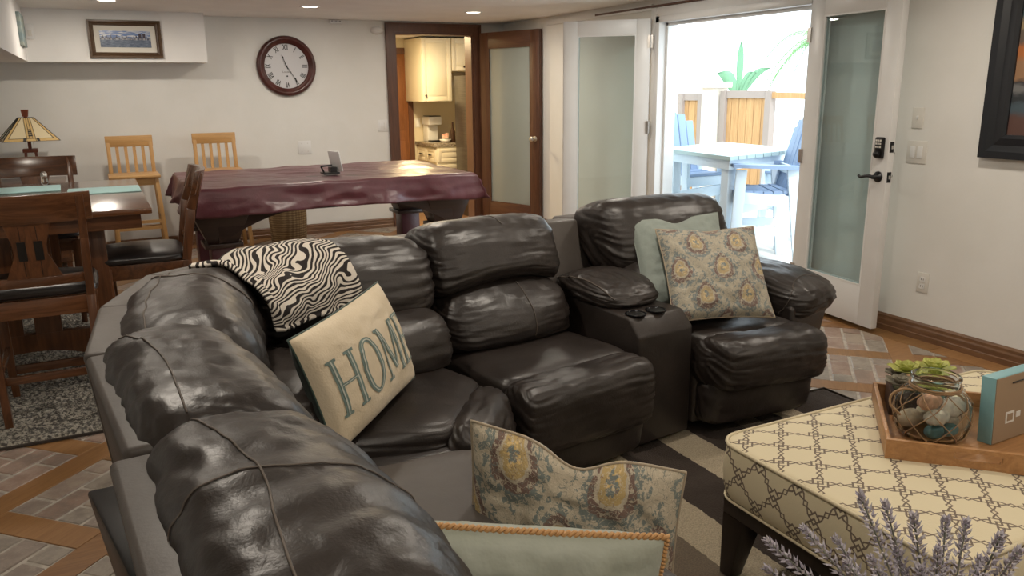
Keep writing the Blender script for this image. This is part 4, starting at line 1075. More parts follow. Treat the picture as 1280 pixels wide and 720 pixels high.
rug('striped_rug', .97, 3.03, .10, 2.60, MT['striperug'], 'striped brown and cream shag rug under the ottoman', .010, .003, 110, 120, .004)

# ------------------------------------------------------------ dining table and chairs
e = thing('dining_table', 'dark wood counter height dining table with two aqua placemats', 'table', (-.40, 5.02, 0))
TX0, TX1, TY0, TY1 = -1.02, .21, 4.27, 5.80
box('tabletop', (TX0, TY0, .872), (TX1, TY1, .90), MT['toptable'], e, bevel=.004)
MB().box((TX0+.05, TY0+.05, .80), (TX1-.05, TY0+.075, .872)).box((TX0+.05, TY1-.075, .80), (TX1-.05, TY1-.05, .872)).box((TX0+.05, TY0+.075, .80), (TX0+.075, TY1-.075, .872)).box((TX1-.075, TY0+.075, .80), (TX1-.05, TY1-.075, .872)).build('apron', MT['cherryx'], e)
for yy in (4.60, 5.46):
    for xx in (-.86, -.06):
        box('leg', (xx-.05, yy-.04, .02), (xx+.05, yy+.04, .80), MT['cherry'], e, bevel=.003)
    b = MB().box((-.55, yy-.02, .26), (-.43, yy+.02, .80)).box((-.38, yy-.02, .26), (-.26, yy+.02, .80)).box((-.81, yy-.022, .20), (.0, yy+.022, .26))
    n = 12; up_ = [(-.81+.81*k/n, .20) for k in range(n+1)]; dn = [(-.81+.81*k/n, .04+.13*math.sin(PI*k/n)**.7) for k in range(n+1)]
    vs = [Vector((x, yy-.02, z)) for x, z in up_+dn]+[Vector((x, yy+.02, z)) for x, z in up_+dn]; k2 = 2*(n+1)
    for k in range(n): b.add([vs[i] for i in (n+1+k, n+2+k, k2+n+2+k, k2+n+1+k, k, k+1, k2+k+1, k2+k)], [(0, 3, 2, 1), (4, 5, 6, 7), (0, 1, 5, 4), (1, 2, 6, 5), (2, 3, 7, 6), (3, 0, 4, 7)])
    b.build('pedestal', MT['cherry'], e)
def placemat(x0, x1, y0, y1, rz, lab):
    c = Vector(((x0+x1)/2, (y0+y1)/2, 0)); Mx = Matrix.Translation(c) @ Matrix.Rotation(rz, 4, 'Z') @ Matrix.Translation(-c)
    tag(MB().box((x0, y0, .9003), (x1, y1, .9055), Mx).build('placemat', MT['mat'], bevel=.0015, smooth=True), lab, 'placemat', 'aqua placemats on the dining table')
placemat(-.17, .205, 5.02, 5.34, 0, 'aqua placemat at the right end of the dining table')
placemat(-.72, -.21, 5.30, 5.62, .03, 'long aqua placemat at the left on the dining table')
e = thing('salt_shaker', 'small clear salt shaker behind the long left placemat', 'shaker', (-.30, 5.70, .90))
MB().lathe([(.018, 0), (.021, .02), (.016, .05), (.018, .055)], (-.30, 5.70, .9003), 14).build('glass_body', MT['jar'], e, smooth=True)
MB().lathe([(.019, 0), (.019, .014), (.010, .026), (.001, .027)], (-.30, 5.70, .9555), 14, close=False).build('cap', MT['hinge'], e, smooth=True)

def dining_chair(loc, rz, lab):
    e = thing('dining_chair', lab, 'chair', loc, rz, 'counter height dining chairs'); B = lambda: MB()
    K = dict(parent=e, local=True); m, mx = MT['cherry'], MT['cherryx']
    for s in (-1, 1):
        b = MB().bar((s*.185, -.235, 0), (s*.20, -.19, .55), .032, .038, (0, 1, 0), .034, .045).bar((s*.20, -.19, .55), (s*.205, -.235, .82), .034, .045, (0, 1, 0)).bar((s*.205, -.235, .82), (s*.21, -.30, 1.01), .034, .045, (0, 1, 0), .030, .03)
        b.build('leg', m, bevel=.003, smooth=True, **K)
        MB().bar((s*.185, .19, 0), (s*.20, .20, .535), .032, .032, (0, 1, 0), .045, .045).build('leg', m, bevel=.003, smooth=True, **K)
    MB().box((-.215, -.20, .47), (.215, -.175, .55)).box((-.20, .195, .47), (.20, .22, .55)).box((-.215, -.19, .47), (-.19, .21, .55)).box((.19, -.19, .47), (.215, .21, .55)).build('seat_frame', mx, bevel=.002, smooth=True, **K)
    for a, c, h, w_ in (((-.19, -.205, .20), (.19, -.205, .20), .035, .02), ((-.19, .195, .13), (.19, .195, .13), .04, .022), ((-.19, -.2, .24), (-.19, .2, .24), .03, .02), ((.19, -.2, .24), (.19, .2, .24), .03, .02)):
        MB().bar(a, c, w_, h).build('stretcher', mx, bevel=.002, smooth=True, **K)
    # leather seat
    P = [Vector(p) for p in ((-.235, -.185, .545), (-.235, -.185, .60), (-.235, .245, .545), (-.235, .245, .60), (.235, -.185, .545), (.235, -.185, .60), (.235, .245, .545), (.235, .245, .60))]
    I = world_of(e); o, s_ = cushion('seat', [I @ p for p in P], MT['seatpad'], e, (7, 7, 3), 20, .002, (0, .022), 3)
    # crest rail and back
    def arc(x): return -.335+.055*(1-(x/.25)**2)*-1+.055
    def curved(x0, x1, z0, z1, y0, th, lean, n=14, arch=0):
        vs = []; 
        for k in range(n+1):
            x = x0+(x1-x0)*k/n; y = y0-.045*(1-(x/.25)**2)
            za, zb = z0+arch*(1-(x/.25)**2)*.4, z1+arch*(1-(x/.25)**2)
            vs += [(x, y, za), (x, y+th, za), (x, y+th-lean, zb), (x, y-lean, zb)]
        fs = []
        for k in range(n):
            a = 4*k
            for i in range(4): fs.append((a+i, a+(i+1) % 4, a+4+(i+1) % 4, a+4+i))
        fs += [(3, 2, 1, 0), tuple(4*n+i for i in range(4))]
        return MB().add(vs, fs)
    curved(-.25, .25, .895, 1.02, -.262, .026, .035, arch=.0).build('crest_rail', mx, bevel=.003, smooth=True, **K)
    curved(-.185, .185, .615, .655, -.195, .024, .0).build('lower_rail', mx, bevel=.002, smooth=True, **K)
    out = [(-.105, .655), (-.062, .76), (-.062, .80), (-.085, .895), (.085, .895), (.062, .80), (.062, .76), (.105, .655)]
    def yb(z): return -.238-(z-.655)*.25
    vs = [(x, yb(z), z) for x, z in out]+[(x, yb(z)+.016, z) for x, z in out]
    sp = MB().add(vs, [tuple(range(8)), tuple(range(8, 16))[::-1]]+[(i, 8+i, 8+(i+1) % 8, (i+1) % 8) for i in range(8)]).build('splat', m, **K)
    for s in (-1, 1):
        MB().hexa([Vector((s*.031+dx, yb(z)+dy, z)) for z in (.735, .82) for dx, dy in ((-.016, -.004), (.016, -.004), (.016, .003), (-.016, .003))]).build('inlay', MT['black'], sp, local=True)
        MB().hexa([Vector((s*.031+dx, yb(z)+dy, z)) for z in (.665, .732) for dx, dy in ((-.0012, -.0015), (.0012, -.0015), (.0012, .003), (-.0012, .003))]+[]).hexa([Vector((s*.031+dx, yb(z)+dy, z)) for z in (.823, .885) for dx, dy in ((-.0012, -.0015), (.0012, -.0015), (.0012, .003), (-.0012, .003))]).build('groove', MT['black'], sp, local=True)
    return e
c1 = dining_chair((-.295, 4.17, .022), 0, 'dark wood dining chair seen from behind at the near side of the table')
dup(c1, (.185, 4.78, .022), R(88), 'dark wood dining chair seen side on between table and sofa')
dup(c1, (-.375, 5.86, .022), PI, 'dark wood dining chair at the far side of the table in front of the lamp')

# table lamp on a low cabinet by the back wall
e = thing('lamp_cabinet', 'low dark cabinet by the back wall under the mission lamp', 'cabinet', (-.62, 7.86, 0))
box('body', (-.98, 7.62, .06), (-.28, 8.22, .70), MT['cherryx'], e, bevel=.003); box('top', (-1.0, 7.60, .70), (-.26, 8.24, .725), MT['cherryx'], e, bevel=.003)
for i in (-.955, -.305):
    for j in (7.65, 8.19): box('leg', (i-.02, j-.02, 0), (i+.02, j+.02, .06), MT['cherry'], e)
raised_door('cabinet_door', -.96, -.635, .10, .68, 7.62, MT['cherryx'], e); raised_door('cabinet_door', -.625, -.30, .10, .68, 7.62, MT['cherryx'], e)
MT['lampwood'] = wood('lamp wood', (.22, .06, .028), (.15, .04, .02), 2, .35)
m, nt, b = mat('leaded cream glass', (.62, .52, .33), .3, emit=(.9, .75, .45), estr=.04); MT['leadglass'] = m
m, nt, b = mat('leaded amber glass', (.55, .38, .16), .3, emit=(.9, .55, .2), estr=.03); MT['amber'] = m
MT['lead'], _, _ = mat('lead came', (.03, .028, .025), .5)
LX, LY = -.485, 7.92
e = thing('mission_lamp', 'mission style table lamp with a leaded pyramid glass shade', 'lamp', (LX, LY, .725))
box('base', (LX-.09, LY-.09, .7255), (LX+.09, LY+.09, .75), MT['lampwood'], e, bevel=.003)
for i in (-1, 1):
    for j in (-1, 1): MB().bar((LX+i*.052, LY+j*.052, .75), (LX+i*.036, LY+j*.036, .97), .016, .016).build('post', MT['lampwood'], e)
box('post_cap', (LX-.055, LY-.055, .965), (LX+.055, LY+.055, .995), MT['lampwood'], e, bevel=.003)
box('stem', (LX-.013, LY-.013, .995), (LX+.013, LY+.013, 1.27), MT['lampwood'], e)
for i in (-1, 1): MB().tube([(LX+i*.028, LY, .99), (LX+i*.028, LY, 1.08)], .0016, 5).build('pull_chain', MT['hinge'], e)
MB().hexa([(LX+i*k, LY+j*k, z) for z, k in ((1.258, .020), (1.315, .028)) for i, j in ((-1, -1), (1, -1), (1, 1), (-1, 1))]).build('finial', MT['lampwood'], e)
ra = R(9)
shd = bpy.data.objects.new('lamp_shade', bpy.data.meshes.new('lamp_shade'))
bw, tw_, bz, tz = .205, .052, 1.065, 1.25
def SP(side, a, h, off=0):      # a -1..1 across, h 0..1 up
    k = bw+(tw_-bw)*h+off; x, y = a*(bw+(tw_-bw)*h), -k; c, s = math.cos(side*PI/2+ra), math.sin(side*PI/2+ra)
    return Vector((LX+x*c-y*s, LY+x*s+y*c, bz+(tz-bz)*h))
b = MB(); am = MB(); ld = MB()
for sd in range(4):
    b.add([SP(sd, -1, 0), SP(sd, 1, 0), SP(sd, 1, 1), SP(sd, -1, 1)], [(0, 1, 2, 3)])
shd_o = b.build('lamp_shade', MT['leadglass'], e)
for sd in range(4):
    am = MB()
    for q in (((-1, 0), (1, 0), (.86, .12), (-.86, .12)), ((-1, 0.0), (-.86, .12), (-.72, 1), (-1, 1)), ((.86, .12), (1, 0), (1, 1), (.72, 1)), ((-.16, .12), (.16, .12), (.45, 1), (-.45, 1))):
        am.add([SP(sd, a, h, .0012) for a, h in q], [(0, 1, 2, 3)])
    am.build('amber_panel', MT['amber'], shd_o)
    ld = MB()
    for (a, h), (c, g) in (((-1, 0), (1, 0)), ((-.86, .12), (.86, .12)), ((-1, 0), (-1, 1)), ((1, 0), (1, 1)), ((-.86, .12), (-.72, 1)), ((.86, .12), (.72, 1)), ((-.16, .0), (-.45, 1)), ((.16, .0), (.45, 1)), ((-.06, .12), (-.15, 1)), ((.06, .12), (.15, 1)), ((-1, 1), (1, 1))):
        ld.bar(SP(sd, a, h, .002), SP(sd, c, g, .002), .003, .003)
    for h0 in (.22, .30, .38, .46): ld.hexa([SP(sd, a, h, o_) for h in (h0, h0+.05) for a, o_ in ((-.09, .001), (.09, .001), (.09, .005), (-.09, .005))])
    for a0 in (-.30, .2): ld.hexa([SP(sd, a, h, o_) for h in (.01, .14) for a, o_ in ((a0, .001), (a0+.1, .001), (a0+.1, .005), (a0, .005))])
    ld.build('lead_came', MT['lead'], shd_o)

# honey wood bar stools against the wall
def stool(x, lab):
    e = thing('bar_stool', lab, 'stool', (x, 7.84, 0), 0, 'honey wood bar stools by the back wall'); K = dict(parent=e, local=True); m, mx = MT['lightwood'], MT['lightwoodx']
    for s in (-1, 1):
        MB().bar((s*.20, .20, 0), (s*.175, .15, .72), .034, .034, (0, 1, 0)).bar((s*.175, .15, .72), (s*.172, .20, 1.06), .032, .030, (0, 1, 0)).build('leg', m, bevel=.002, smooth=True, **K)
        MB().bar((s*.20, -.20, 0), (s*.17, -.16, .72), .034, .034, (0, 1, 0)).build('leg', m, bevel=.002, smooth=True, **K)
        MB().bar((s*.19, -.18, .36), (s*.19, .18, .36), .02, .03).build('rung', m, **K)
    for z in (.29, .345): MB().bar((-.185, -.185, z), (.185, -.185, z), .02, .026).build('rung', mx, **K)
    MB().bar((-.185, .18, .25), (.185, .18, .25), .02, .026).build('rung', mx, **K)
    box('seat', (-.205, -.20, .722), (.205, .19, .748), mx, e, bevel=.008, local=True)
    MB().box((-.17, -.17, .66), (.17, -.15, .722)).box((-.17, .13, .66), (.17, .15, .722)).box((-.17, -.15, .66), (-.15, .13, .722)).box((.15, -.15, .66), (.17, .13, .722)).build('seat_frame', mx, **K)
    MB().box((-.192, .178, .975), (.192, .204, 1.07)).build('crest_rail', mx, bevel=.003, smooth=True, **K)
    for k in range(4): MB().bar((-.105+k*.07, .165, .748), (-.105+k*.07, .19, .978), .026, .012, (0, 1, 0)).build('slat', m, **K)
    return e
st = stool(.275, 'honey wood slat back bar stool behind the dining table corner')
s2 = dup(st, (.995, 7.86, 0), 0, 'honey wood slat back bar stool standing behind the covered game table')

# wicker hamper
m, nt, b = mat('wicker', (.28, .19, .09), .8); v = coords(nt)
x, y, z = sep(nt, v); n = noise_n(nt, v, 30, 3)
wz = ((z*290)+(n*4)).sin()*.6+((x+y)*160).sin()*.4
nt.links.new(mix(nt, wz.smooth(-.6, .8), (.16, .10, .045), (.34, .24, .12)), b.inputs['Base Color']); bump(nt, b, wz, .35, .004)
tag(MB().lathe([(.13, 0), (.16, .01), (.175, .25), (.178, .50), (.18, .52), (.165, .52), (.16, .45), (.001, .44)], (1.55, 7.72, 0), 36, close=False).build('wicker_hamper', m, smooth=True), 'round woven wicker hamper under the covered game table', 'basket')

# ------------------------------------------------------------ game table under a maroon vinyl cover
GX0, GX1, GY0, GY1, GZ = .56, 2.62, 5.80, 7.10, .80
e = thing('game_table', 'dark billiard table hidden under a maroon vinyl cover', 'table', ((GX0+GX1)/2, 6.45, 0))
box('bed', (GX0+.04, GY0+.04, .64), (GX1-.04, GY1-.04, .792), MT['pooldark'], e, bevel=.01)
for yy in (GY0+.10, GY1-.14):
    n = 20; b = MB(); xa, xb = GX0+.14, GX1-.14
    for k in range(n):
        f = [k/n, (k+1)/n]; X_ = [xa+(xb-xa)*q for q in f]
        zl = [.60-.20*max(0, 1-min(q, 1-q)/.30)**1.6 for q in f]
        b.hexa([(X_[0], yy, zl[0]), (X_[1], yy, zl[1]), (X_[1], yy+.04, zl[1]), (X_[0], yy+.04, zl[0]), (X_[0], yy, .64), (X_[1], yy, .64), (X_[1], yy+.04, .64), (X_[0], yy+.04, .64)])
    b.build('side_apron', MT['pooldark'], e)
for xx, s in ((GX0+.17, 1), (GX1-.17, -1)):
    for yy in (GY0+.22, GY1-.22):
        lg = MB().hexa([(xx-.17*.6, yy-.10, .40), (xx+.17*.6, yy-.10, .40), (xx+.17*.6, yy+.10, .40), (xx-.17*.6, yy+.10, .40), (xx-.2, yy-.14, .64), (xx+.2, yy-.14, .64), (xx+.2, yy+.14, .64), (xx-.2, yy+.14, .64)]).box((xx-.13, yy-.13, .37), (xx+.13, yy+.13, .40)).build('leg', MT['pooldark'], e, bevel=.004, smooth=True)
        box('foot', (xx-.085, yy-.085, 0), (xx+.085, yy+.085, .37), MT['vinyl'], e, bevel=.01)
# cover
def cover():
    NX, NY = 170, 100; D = .205; vs = []; 
    Lx, Ly = GX1-GX0, GY1-GY0
    for i in range(NX+1):
        for j in range(NY+1):
            a = -D+(Lx+2*D)*i/NX; b_ = -D+(Ly+2*D)*j/NY
            ox = -a if a < 0 else (a-Lx if a > Lx else 0); oy = -b_ if b_ < 0 else (b_-Ly if b_ > Ly else 0)
            x = min(max(a, 0), Lx); y = min(max(b_, 0), Ly); z = GZ+.004
            fx, fy = x/Lx, y/Ly
            z += .014*fbm((fx*2.5, fy*2, 1), 3)+.022*abs(fbm((fx*3+2, fy*1.5+5, 4), 2))-.012*abs(fbm((fx*7+fy*3, fy*5, 14), 2))
            # broad sagging pocket ridges
            z -= .012*math.sin(PI*fx)*math.sin(PI*fy)
            sx_ = -1 if a < 0 else 1; sy_ = -1 if b_ < 0 else 1
            dn = max(ox, oy) if min(ox, oy) > 0 else ox+oy
            fl_ = .0
            if dn > 0:
                r = .03; drop = dn-r*.4 if dn > r else dn*.6
                ph = (a*5.5+b_*7.3)
                wav = .020*math.sin(ph*1.3+.7)+.022*fbm((a*4, b_*4, 2), 3)+.035*fbm((a*1.3+7, b_*1.3, 5), 2)-.05*abs(fbm((a*2.2+z*5, b_*2.2-dn*5, 8), 2))+.03
                outw = .012+dn*.10+wav*dn/D
                x += sx_*outw*(ox > 0)+(.25*min(ox, oy)*sx_ if min(ox, oy) > 0 else 0); y += sy_*outw*(oy > 0)+(.25*min(ox, oy)*sy_ if min(ox, oy) > 0 else 0)
                z = z-drop*(1 if min(ox, oy) <= 0 else .93)
                z += .015*math.sin(a*2.1+b_*3)*dn/D
            vs.append((GX0+x, GY0+y, z))
    fs = [(i*(NY+1)+j, (i+1)*(NY+1)+j, (i+1)*(NY+1)+j+1, i*(NY+1)+j+1) for i in range(NX) for j in range(NY)]
    o = MB().add(vs, fs).build('vinyl_cover', MT['vinyl'], smooth=True)
    md = o.modifiers.new('thick', 'SOLIDIFY'); md.thickness = .003; md.offset = 1
    return o
tag(cover(), 'maroon vinyl cover draped over the billiard table', 'table cover')
# phone dock on the cover
PX, PY = 1.665, 6.30
e = thing('device_stand', 'small black stand holding an upright white tablet on the maroon cover', 'stand', (PX, PY, .81))
MB().box((PX-.11, PY-.05, .808), (PX+.02, PY+.06, .822)).build('base', MT['black'], e, bevel=.003, smooth=True)
MB().bar((PX-.10, PY-.03, .82), (PX-.12, PY-.02, .87), .012, .012).bar((PX-.12, PY-.02, .87), (PX-.03, PY, .875), .012, .012).box((PX-.05, PY-.04, .822), (PX+.0, PY+.04, .86)).build('clamp', MT['black'], e)
Mx = Matrix.Translation((PX+.015, PY, .825)) @ Matrix.Rotation(R(35), 4, 'Z') @ Matrix.Rotation(R(-14), 4, 'Y')
tag(MB().box((-.006, -.055, 0), (.003, .055, .165), Mx).build('white_tablet', MT['white'], bevel=.003, smooth=True), 'white tablet standing upright in the small black stand', 'tablet')

# ------------------------------------------------------------ ottoman
OX0, OX1, OY0, OY1 = 1.52, 2.76, .92, 1.67
e = thing('ottoman', 'cream upholstered bench ottoman with a brown chain lattice print', 'ottoman', ((OX0+OX1)/2, (OY0+OY1)/2, 0))
MT['espresso'] = wood('espresso wood', (.014, .009, .007), (.022, .014, .010), 2, .3)
def rrect(x0, x1, y0, y1, r, n=10):
    out = []
    for cx, cy, a0 in ((x1-r, y1-r, 0), (x0+r, y1-r, 90), (x0+r, y0+r, 180), (x1-r, y0+r, 270)):
        for k in range(n+1):
            a = R(a0+90*k/n); out.append((cx+r*math.cos(a), cy+r*math.sin(a)))
    return out
def resample(P, n):
    L_ = [0]; 
    for i in range(len(P)): L_.append(L_[-1]+math.dist(P[i], P[(i+1) % len(P)]))
    out = []
    for k in range(n):
        t = L_[-1]*k/n; i = max(j for j in range(len(P)) if L_[j] <= t); f = (t-L_[i])/max(1e-9, L_[i+1]-L_[i]); a, c = P[i], P[(i+1) % len(P)]
        out.append((a[0]+(c[0]-a[0])*f, a[1]+(c[1]-a[1])*f))
    return out
NR = 160; ocx, ocy = (OX0+OX1)/2, (OY0+OY1)/2
out0 = resample(rrect(OX0, OX1, OY0, OY1, .075), NR)
lv = [(.985, .275), (1.0, .285), (1.012, .32), (1.018, .36), (1.012, .40), (1.0, .437), (.992, .447)]
vs = []; 
for k, z in lv:
    for q, (x, y) in enumerate(out0):
        w_ = .004*fbm((x*9, y*9, z*7), 2)
        dx, dy = x-ocx, y-ocy; L_ = math.hypot(dx, dy); vs.append((x+(dx/L_)*((k-1)*.6+w_), y+(dy/L_)*((k-1)*.6+w_), z))
tops = [.96, .88, .7, .45, .2]
for k in tops:
    for x, y in out0: vs.append((ocx+(x-ocx)*k, ocy+(y-ocy)*k, .447+.013*(1-k**4)+.003*fbm((x*k*5, y*k*5, 3), 2)))
n_ = len(lv)+len(tops); fs = [(i*NR+j, i*NR+(j+1) % NR, (i+1)*NR+(j+1) % NR, (i+1)*NR+j) for i in range(n_-1) for j in range(NR)]+[tuple(range(NR))[::-1], tuple((n_-1)*NR+j for j in range(NR))]
MB().add(vs, fs).build('cushion', MT['trellis'], e, smooth=True)
MB().tube([(ocx+(x-ocx)*1.004, ocy+(y-ocy)*1.006, .446) for x, y in out0], .0055, 7, closed=True).build('piping', MT['piping'], e, smooth=True)
MB().tube([(x, y, .277) for x, y in out0], .004, 6, closed=True).build('piping', MT['piping'], e, smooth=True)
box('base_frame', (OX0+.02, OY0+.02, .215), (OX1-.02, OY1-.02, .276), MT['espresso'], e, bevel=.003)
for sx_, x in ((1, OX0), (-1, OX1)):
    for sy_, y in ((1, OY0), (-1, OY1)):
        a, c = x+sx_*.02, y+sy_*.02
        def rc(k, z): 
            X_ = sorted((a, a+sx_*k)); Y_ = sorted((c, c+sy_*k)); return [(X_[0], Y_[0], z), (X_[1], Y_[0], z), (X_[1], Y_[1], z), (X_[0], Y_[1], z)]
        MB().hexa(rc(.045, .012)+rc(.085, .215)).build('leg', MT['espresso'], e, bevel=.002, smooth=True)

# serving tray
TC = Vector((1.815, 1.335, .459)); ta = R(-46.5)
TM = Matrix.Translation(TC) @ Matrix.Rotation(ta, 4, 'Z')       # local x along the near side, y away
e = thing('serving_tray', 'acacia wood serving tray with cut out handles on the ottoman', 'tray', TC); 
def tb(nm, lo, hi, m, p=e, bev=.002): return MB().box(lo, hi, TM).build(nm, m, p, bevel=bev, smooth=True)
TW, TD, TH_ = .50, .46, .055
tb('tray_base', (.008, .008, 0), (TW-.008, TD-.008, .010), MT['tray'])
tb('side', (0, .012, 0), (.012, TD-.012, TH_), MT['tray']); tb('side', (TW-.012, .012, 0), (TW, TD-.012, TH_), MT['tray'])
for y0 in (0, TD-.012):
    # a wall with a rounded slot
    n = 10; sx0, sx1, sz, sr = .165, .28, .033, .011; b = MB()
    def wb(x0, x1, z0, z1): b.box((x0, y0, z0), (x1, y0+.012, z1), TM)
    wb(0, sx0, 0, TH_); wb(sx1, TW, 0, TH_)
    for k in range(24):
        xa = sx0+(sx1-sx0)*k/24; xb = sx0+(sx1-sx0)*(k+1)/24; xm = (xa+xb)/2
        dxe = min(xm-sx0, sx1-xm); h = sr if dxe > sr else math.sqrt(max(0, sr*sr-(sr-dxe)**2))
        wb(xa, xb, 0, sz-h); wb(xa, xb, sz+h, TH_)
    b.build('handle_side', MT['tray'], e)

# jar of shells in a rope net
JC = Vector((2.035, 1.362, .4705)); JS = 1.29
e = thing('glass_jar', 'round glass jar wrapped in jute rope netting on the tray', 'jar', JC)
prof = [(.045, 0), (.062, .004), (.073, .02), (.078, .06), (.076, .095), (.062, .120), (.049, .132), (.047, .150), (.051, .153), (.051, .160), (.046, .163), (.0425, .158), (.044, .134), (.057, .118), (.0715, .095), (.0735, .06), (.0685, .022), (.055, .008), (.001, .007)]
prof = [(r*JS, z*1.12) for r, z in prof]
MB().lathe(prof, JC, 48, close=False).build('jar_glass', MT['jar'], e, smooth=True)
def jr(z):
    P = prof[:9]
    for (r0, z0), (r1, z1) in zip(P, P[1:]):
        if z0 <= z <= z1: return r0+(r1-r0)*(z-z0)/(z1-z0+1e-9)
    return .05
b = MB(); K = 7
for k in range(K):
    for sgn in (-1, 1):
        pts = []
        for q in range(25):
            z = .004+.140*q/24; a = 2*PI*(k+sgn*(q/24)*1.5+.2)/K; r = jr(z)+.0025; pts.append(JC+Vector((r*math.cos(a), r*math.sin(a), z)))
        b.tube(pts, .0015, 5)
b.build('rope_net', MT['rope'], e, smooth=True)
MB().tube([JC+Vector((.0655*math.cos(a/20*2*PI), .0655*math.sin(a/20*2*PI), .146+.001*math.sin(a*3))) for a in range(20)], .0035, 6, closed=True).tube([JC+Vector((.0665*math.cos(a/20*2*PI), .0665*math.sin(a/20*2*PI), .152)) for a in range(20)], .003, 6, closed=True).build('rope_collar', MT['rope'], e, smooth=True)
hd = [Vector((-.060, .02, .138)), Vector((-.085, .035, .143)), Vector((-.112, .050, .128)), Vector((-.122, .045, .10)), Vector((-.108, .02, .075))]
MB().tube([JC+cr(hd, k/16) for k in range(17)], .0035, 6).build('rope_handle', MT['rope'], e, smooth=True)
SHC = {'sand': (.75, .62, .46), 'seagreen': (.28, .46, .40), 'teal': (.08, .22, .24), 'coral': (.85, .50, .32), 'ivory': (.90, .82, .70)}
SM = {k: noisy(k+' shell', v, tuple(q*.75 for q in v), 60, .45) for k, v in SHC.items()}
items = [('teal', (-.030, -.030, .028), .024, 'small dark teal shell at the bottom front of the jar'), ('teal', (.012, -.040, .026), .022, 'rounded teal shell at the bottom centre of the jar'), ('sand', (.042, -.015, .030), .026, 'sand coloured shell at the bottom right of the jar'),
         ('ivory', (-.022, -.028, .066), .026, 'long ivory shell lying across the middle of the jar'), ('ivory', (.036, -.022, .078), .030, 'large ivory shell at the right of the jar'), ('coral', (-.020, -.005, .098), .026, 'orange scallop shell at the top left of the jar'),
         ('seagreen', (.015, .005, .105), .022, 'pale sea green shell at the top centre of the jar'), ('sand', (-.03, .035, .04), .03, 'sand coloured shell at the back of the jar'), ('sand', (.03, .035, .045), .028, 'buff shell at the back right of the jar')]
for kind, p, r, lab in items:
    p = (p[0]*1.2, p[1]*1.2, p[2]*1.08); r *= 1.2
    n = 18; vs = []; sx_ = random.uniform(.9, 1.3) if kind != 'ivory' else 1.35
    for i in range(n+1):
        for j in range(24):
            th_, ph = PI*i/n, 2*PI*j/24; rr = r*(1+.09*math.cos(ph*8)*(kind in ('coral', 'ivory'))+.06*noise.noise(Vector((th_*2, ph, r*50))))
            vs.append(JC+Vector(p)+Vector((rr*sx_*math.sin(th_)*math.cos(ph), rr*.8*math.sin(th_)*math.sin(ph), rr*.72*math.cos(th_))))
    fs = [(i*24+j, (i+1)*24+j, (i+1)*24+(j+1) % 24, i*24+(j+1) % 24) for i in range(n) for j in range(24)]
    tag(MB().add(vs, fs).build('seashell', SM[kind], smooth=True), lab, 'shell', 'shells inside the netted glass jar')

# block sign seen from the back, wooden box with artificial flowers
e = thing('block_sign', 'square block sign with aqua edges seen from its kraft paper back on the tray', 'sign', (2.29, 1.245, .47))
Mx = Matrix.Translation((2.118, 1.232, .4705)) @ Matrix.Rotation(R(1.5), 4, 'Z') @ Matrix.Rotation(R(-3), 4, 'X')
MB().box((0, .002, 0), (.32, .042, .192), Mx).build('board', MT['aqua'], e, bevel=.002, smooth=True)
MB().box((.002, 0, .002), (.318, .002, .190), Mx).build('back_paper', MT['canvas'], e)
MB().tube([Mx @ Vector(p) for p in ((.075, -.001, .168), (.09, -.006, .172), (.12, -.006, .172), (.135, -.001, .168))], .0018, 5).build('hanger', MT['black'], e)
MB().box((.055, -.0012, .052), (.095, 0, .085), Mx).build('sticker', MT['plastic'], e); MB().box((.062, -.0018, .058), (.088, -.001, .079), Mx).build('sticker_print', MT['canvas'], e)
MB().box((.105, -.0012, .062), (.125, 0, .078), Mx).build('sticker', MT['plastic'], e)
e = thing('flower_planter', 'small dark wooden box of yellow green artificial flowers behind the jar', 'planter', TM @ Vector((.11, .355, .01)))
b = MB(); x0, x1, y0, y1 = .035, .20, .300, .435
for lo, hi in (((x0, y0, .0105), (x1, y0+.01, .085)), ((x0, y1-.01, .0105), (x1, y1, .085)), ((x0, y0+.01, .0105), (x0+.01, y1-.01, .085)), ((x1-.01, y0+.01, .0105), (x1, y1-.01, .085))): b.box(lo, hi, TM)
MT['darkbox'] = wood('dark box', (.085, .045, .028), (.055, .028, .018), 0, .5)
b.build('wooden_box', MT['darkbox'], e); tb('moss', (x0+.01, y0+.01, .0105), (x1-.01, y1-.01, .078), noisy('moss', (.05, .06, .02), (.10, .09, .04), 60, .9, .5), e, 0)
MT['petal'] = noisy('yellow green petal', (.50, .50, .13), (.35, .38, .08), 30, .55); MT['succ'] = noisy('grey green leaf', (.14, .12, .085), (.24, .22, .16), 30, .6)
def flower(p, r, n, rings, m, nm, up=.5, tilt=(0, 0)):
    b = MB(); C = TM @ Vector(p)
    for q in range(rings):
        f = 1-q/rings*.6; el = up+q*.32
        for k in range(n):
            a = 2*PI*(k+q*.5)/n; d = Vector((math.cos(a)*math.cos(el), math.sin(a)*math.cos(el), math.sin(el))); sd = Vector((-math.sin(a), math.cos(a), 0)); u = sd.cross(d)
            L_ = r*f; vs = []
            for t, w_ in ((0, .12), (.35, .42), (.7, .46), (.92, .25), (1, .04)):
                for s in (-1, 0, 1): vs.append(C+d*L_*t+sd*s*w_*L_*.8+u*(-.10*L_*t*t*(1 if s else .4)+.12*L_*abs(s)*w_*-1)+Vector((0, 0, .0025*q)))
            b.add(vs, [(3*i+j, 3*i+j+1, 3*i+j+4, 3*i+j+3) for i in range(4) for j in range(2)])
    o = b.build(nm, m, e, smooth=True); md = o.modifiers.new('thick', 'SOLIDIFY'); md.thickness = .0012
flower((.065, .33, .092), .055, 7, 3, MT['succ'], 'succulent', .35)
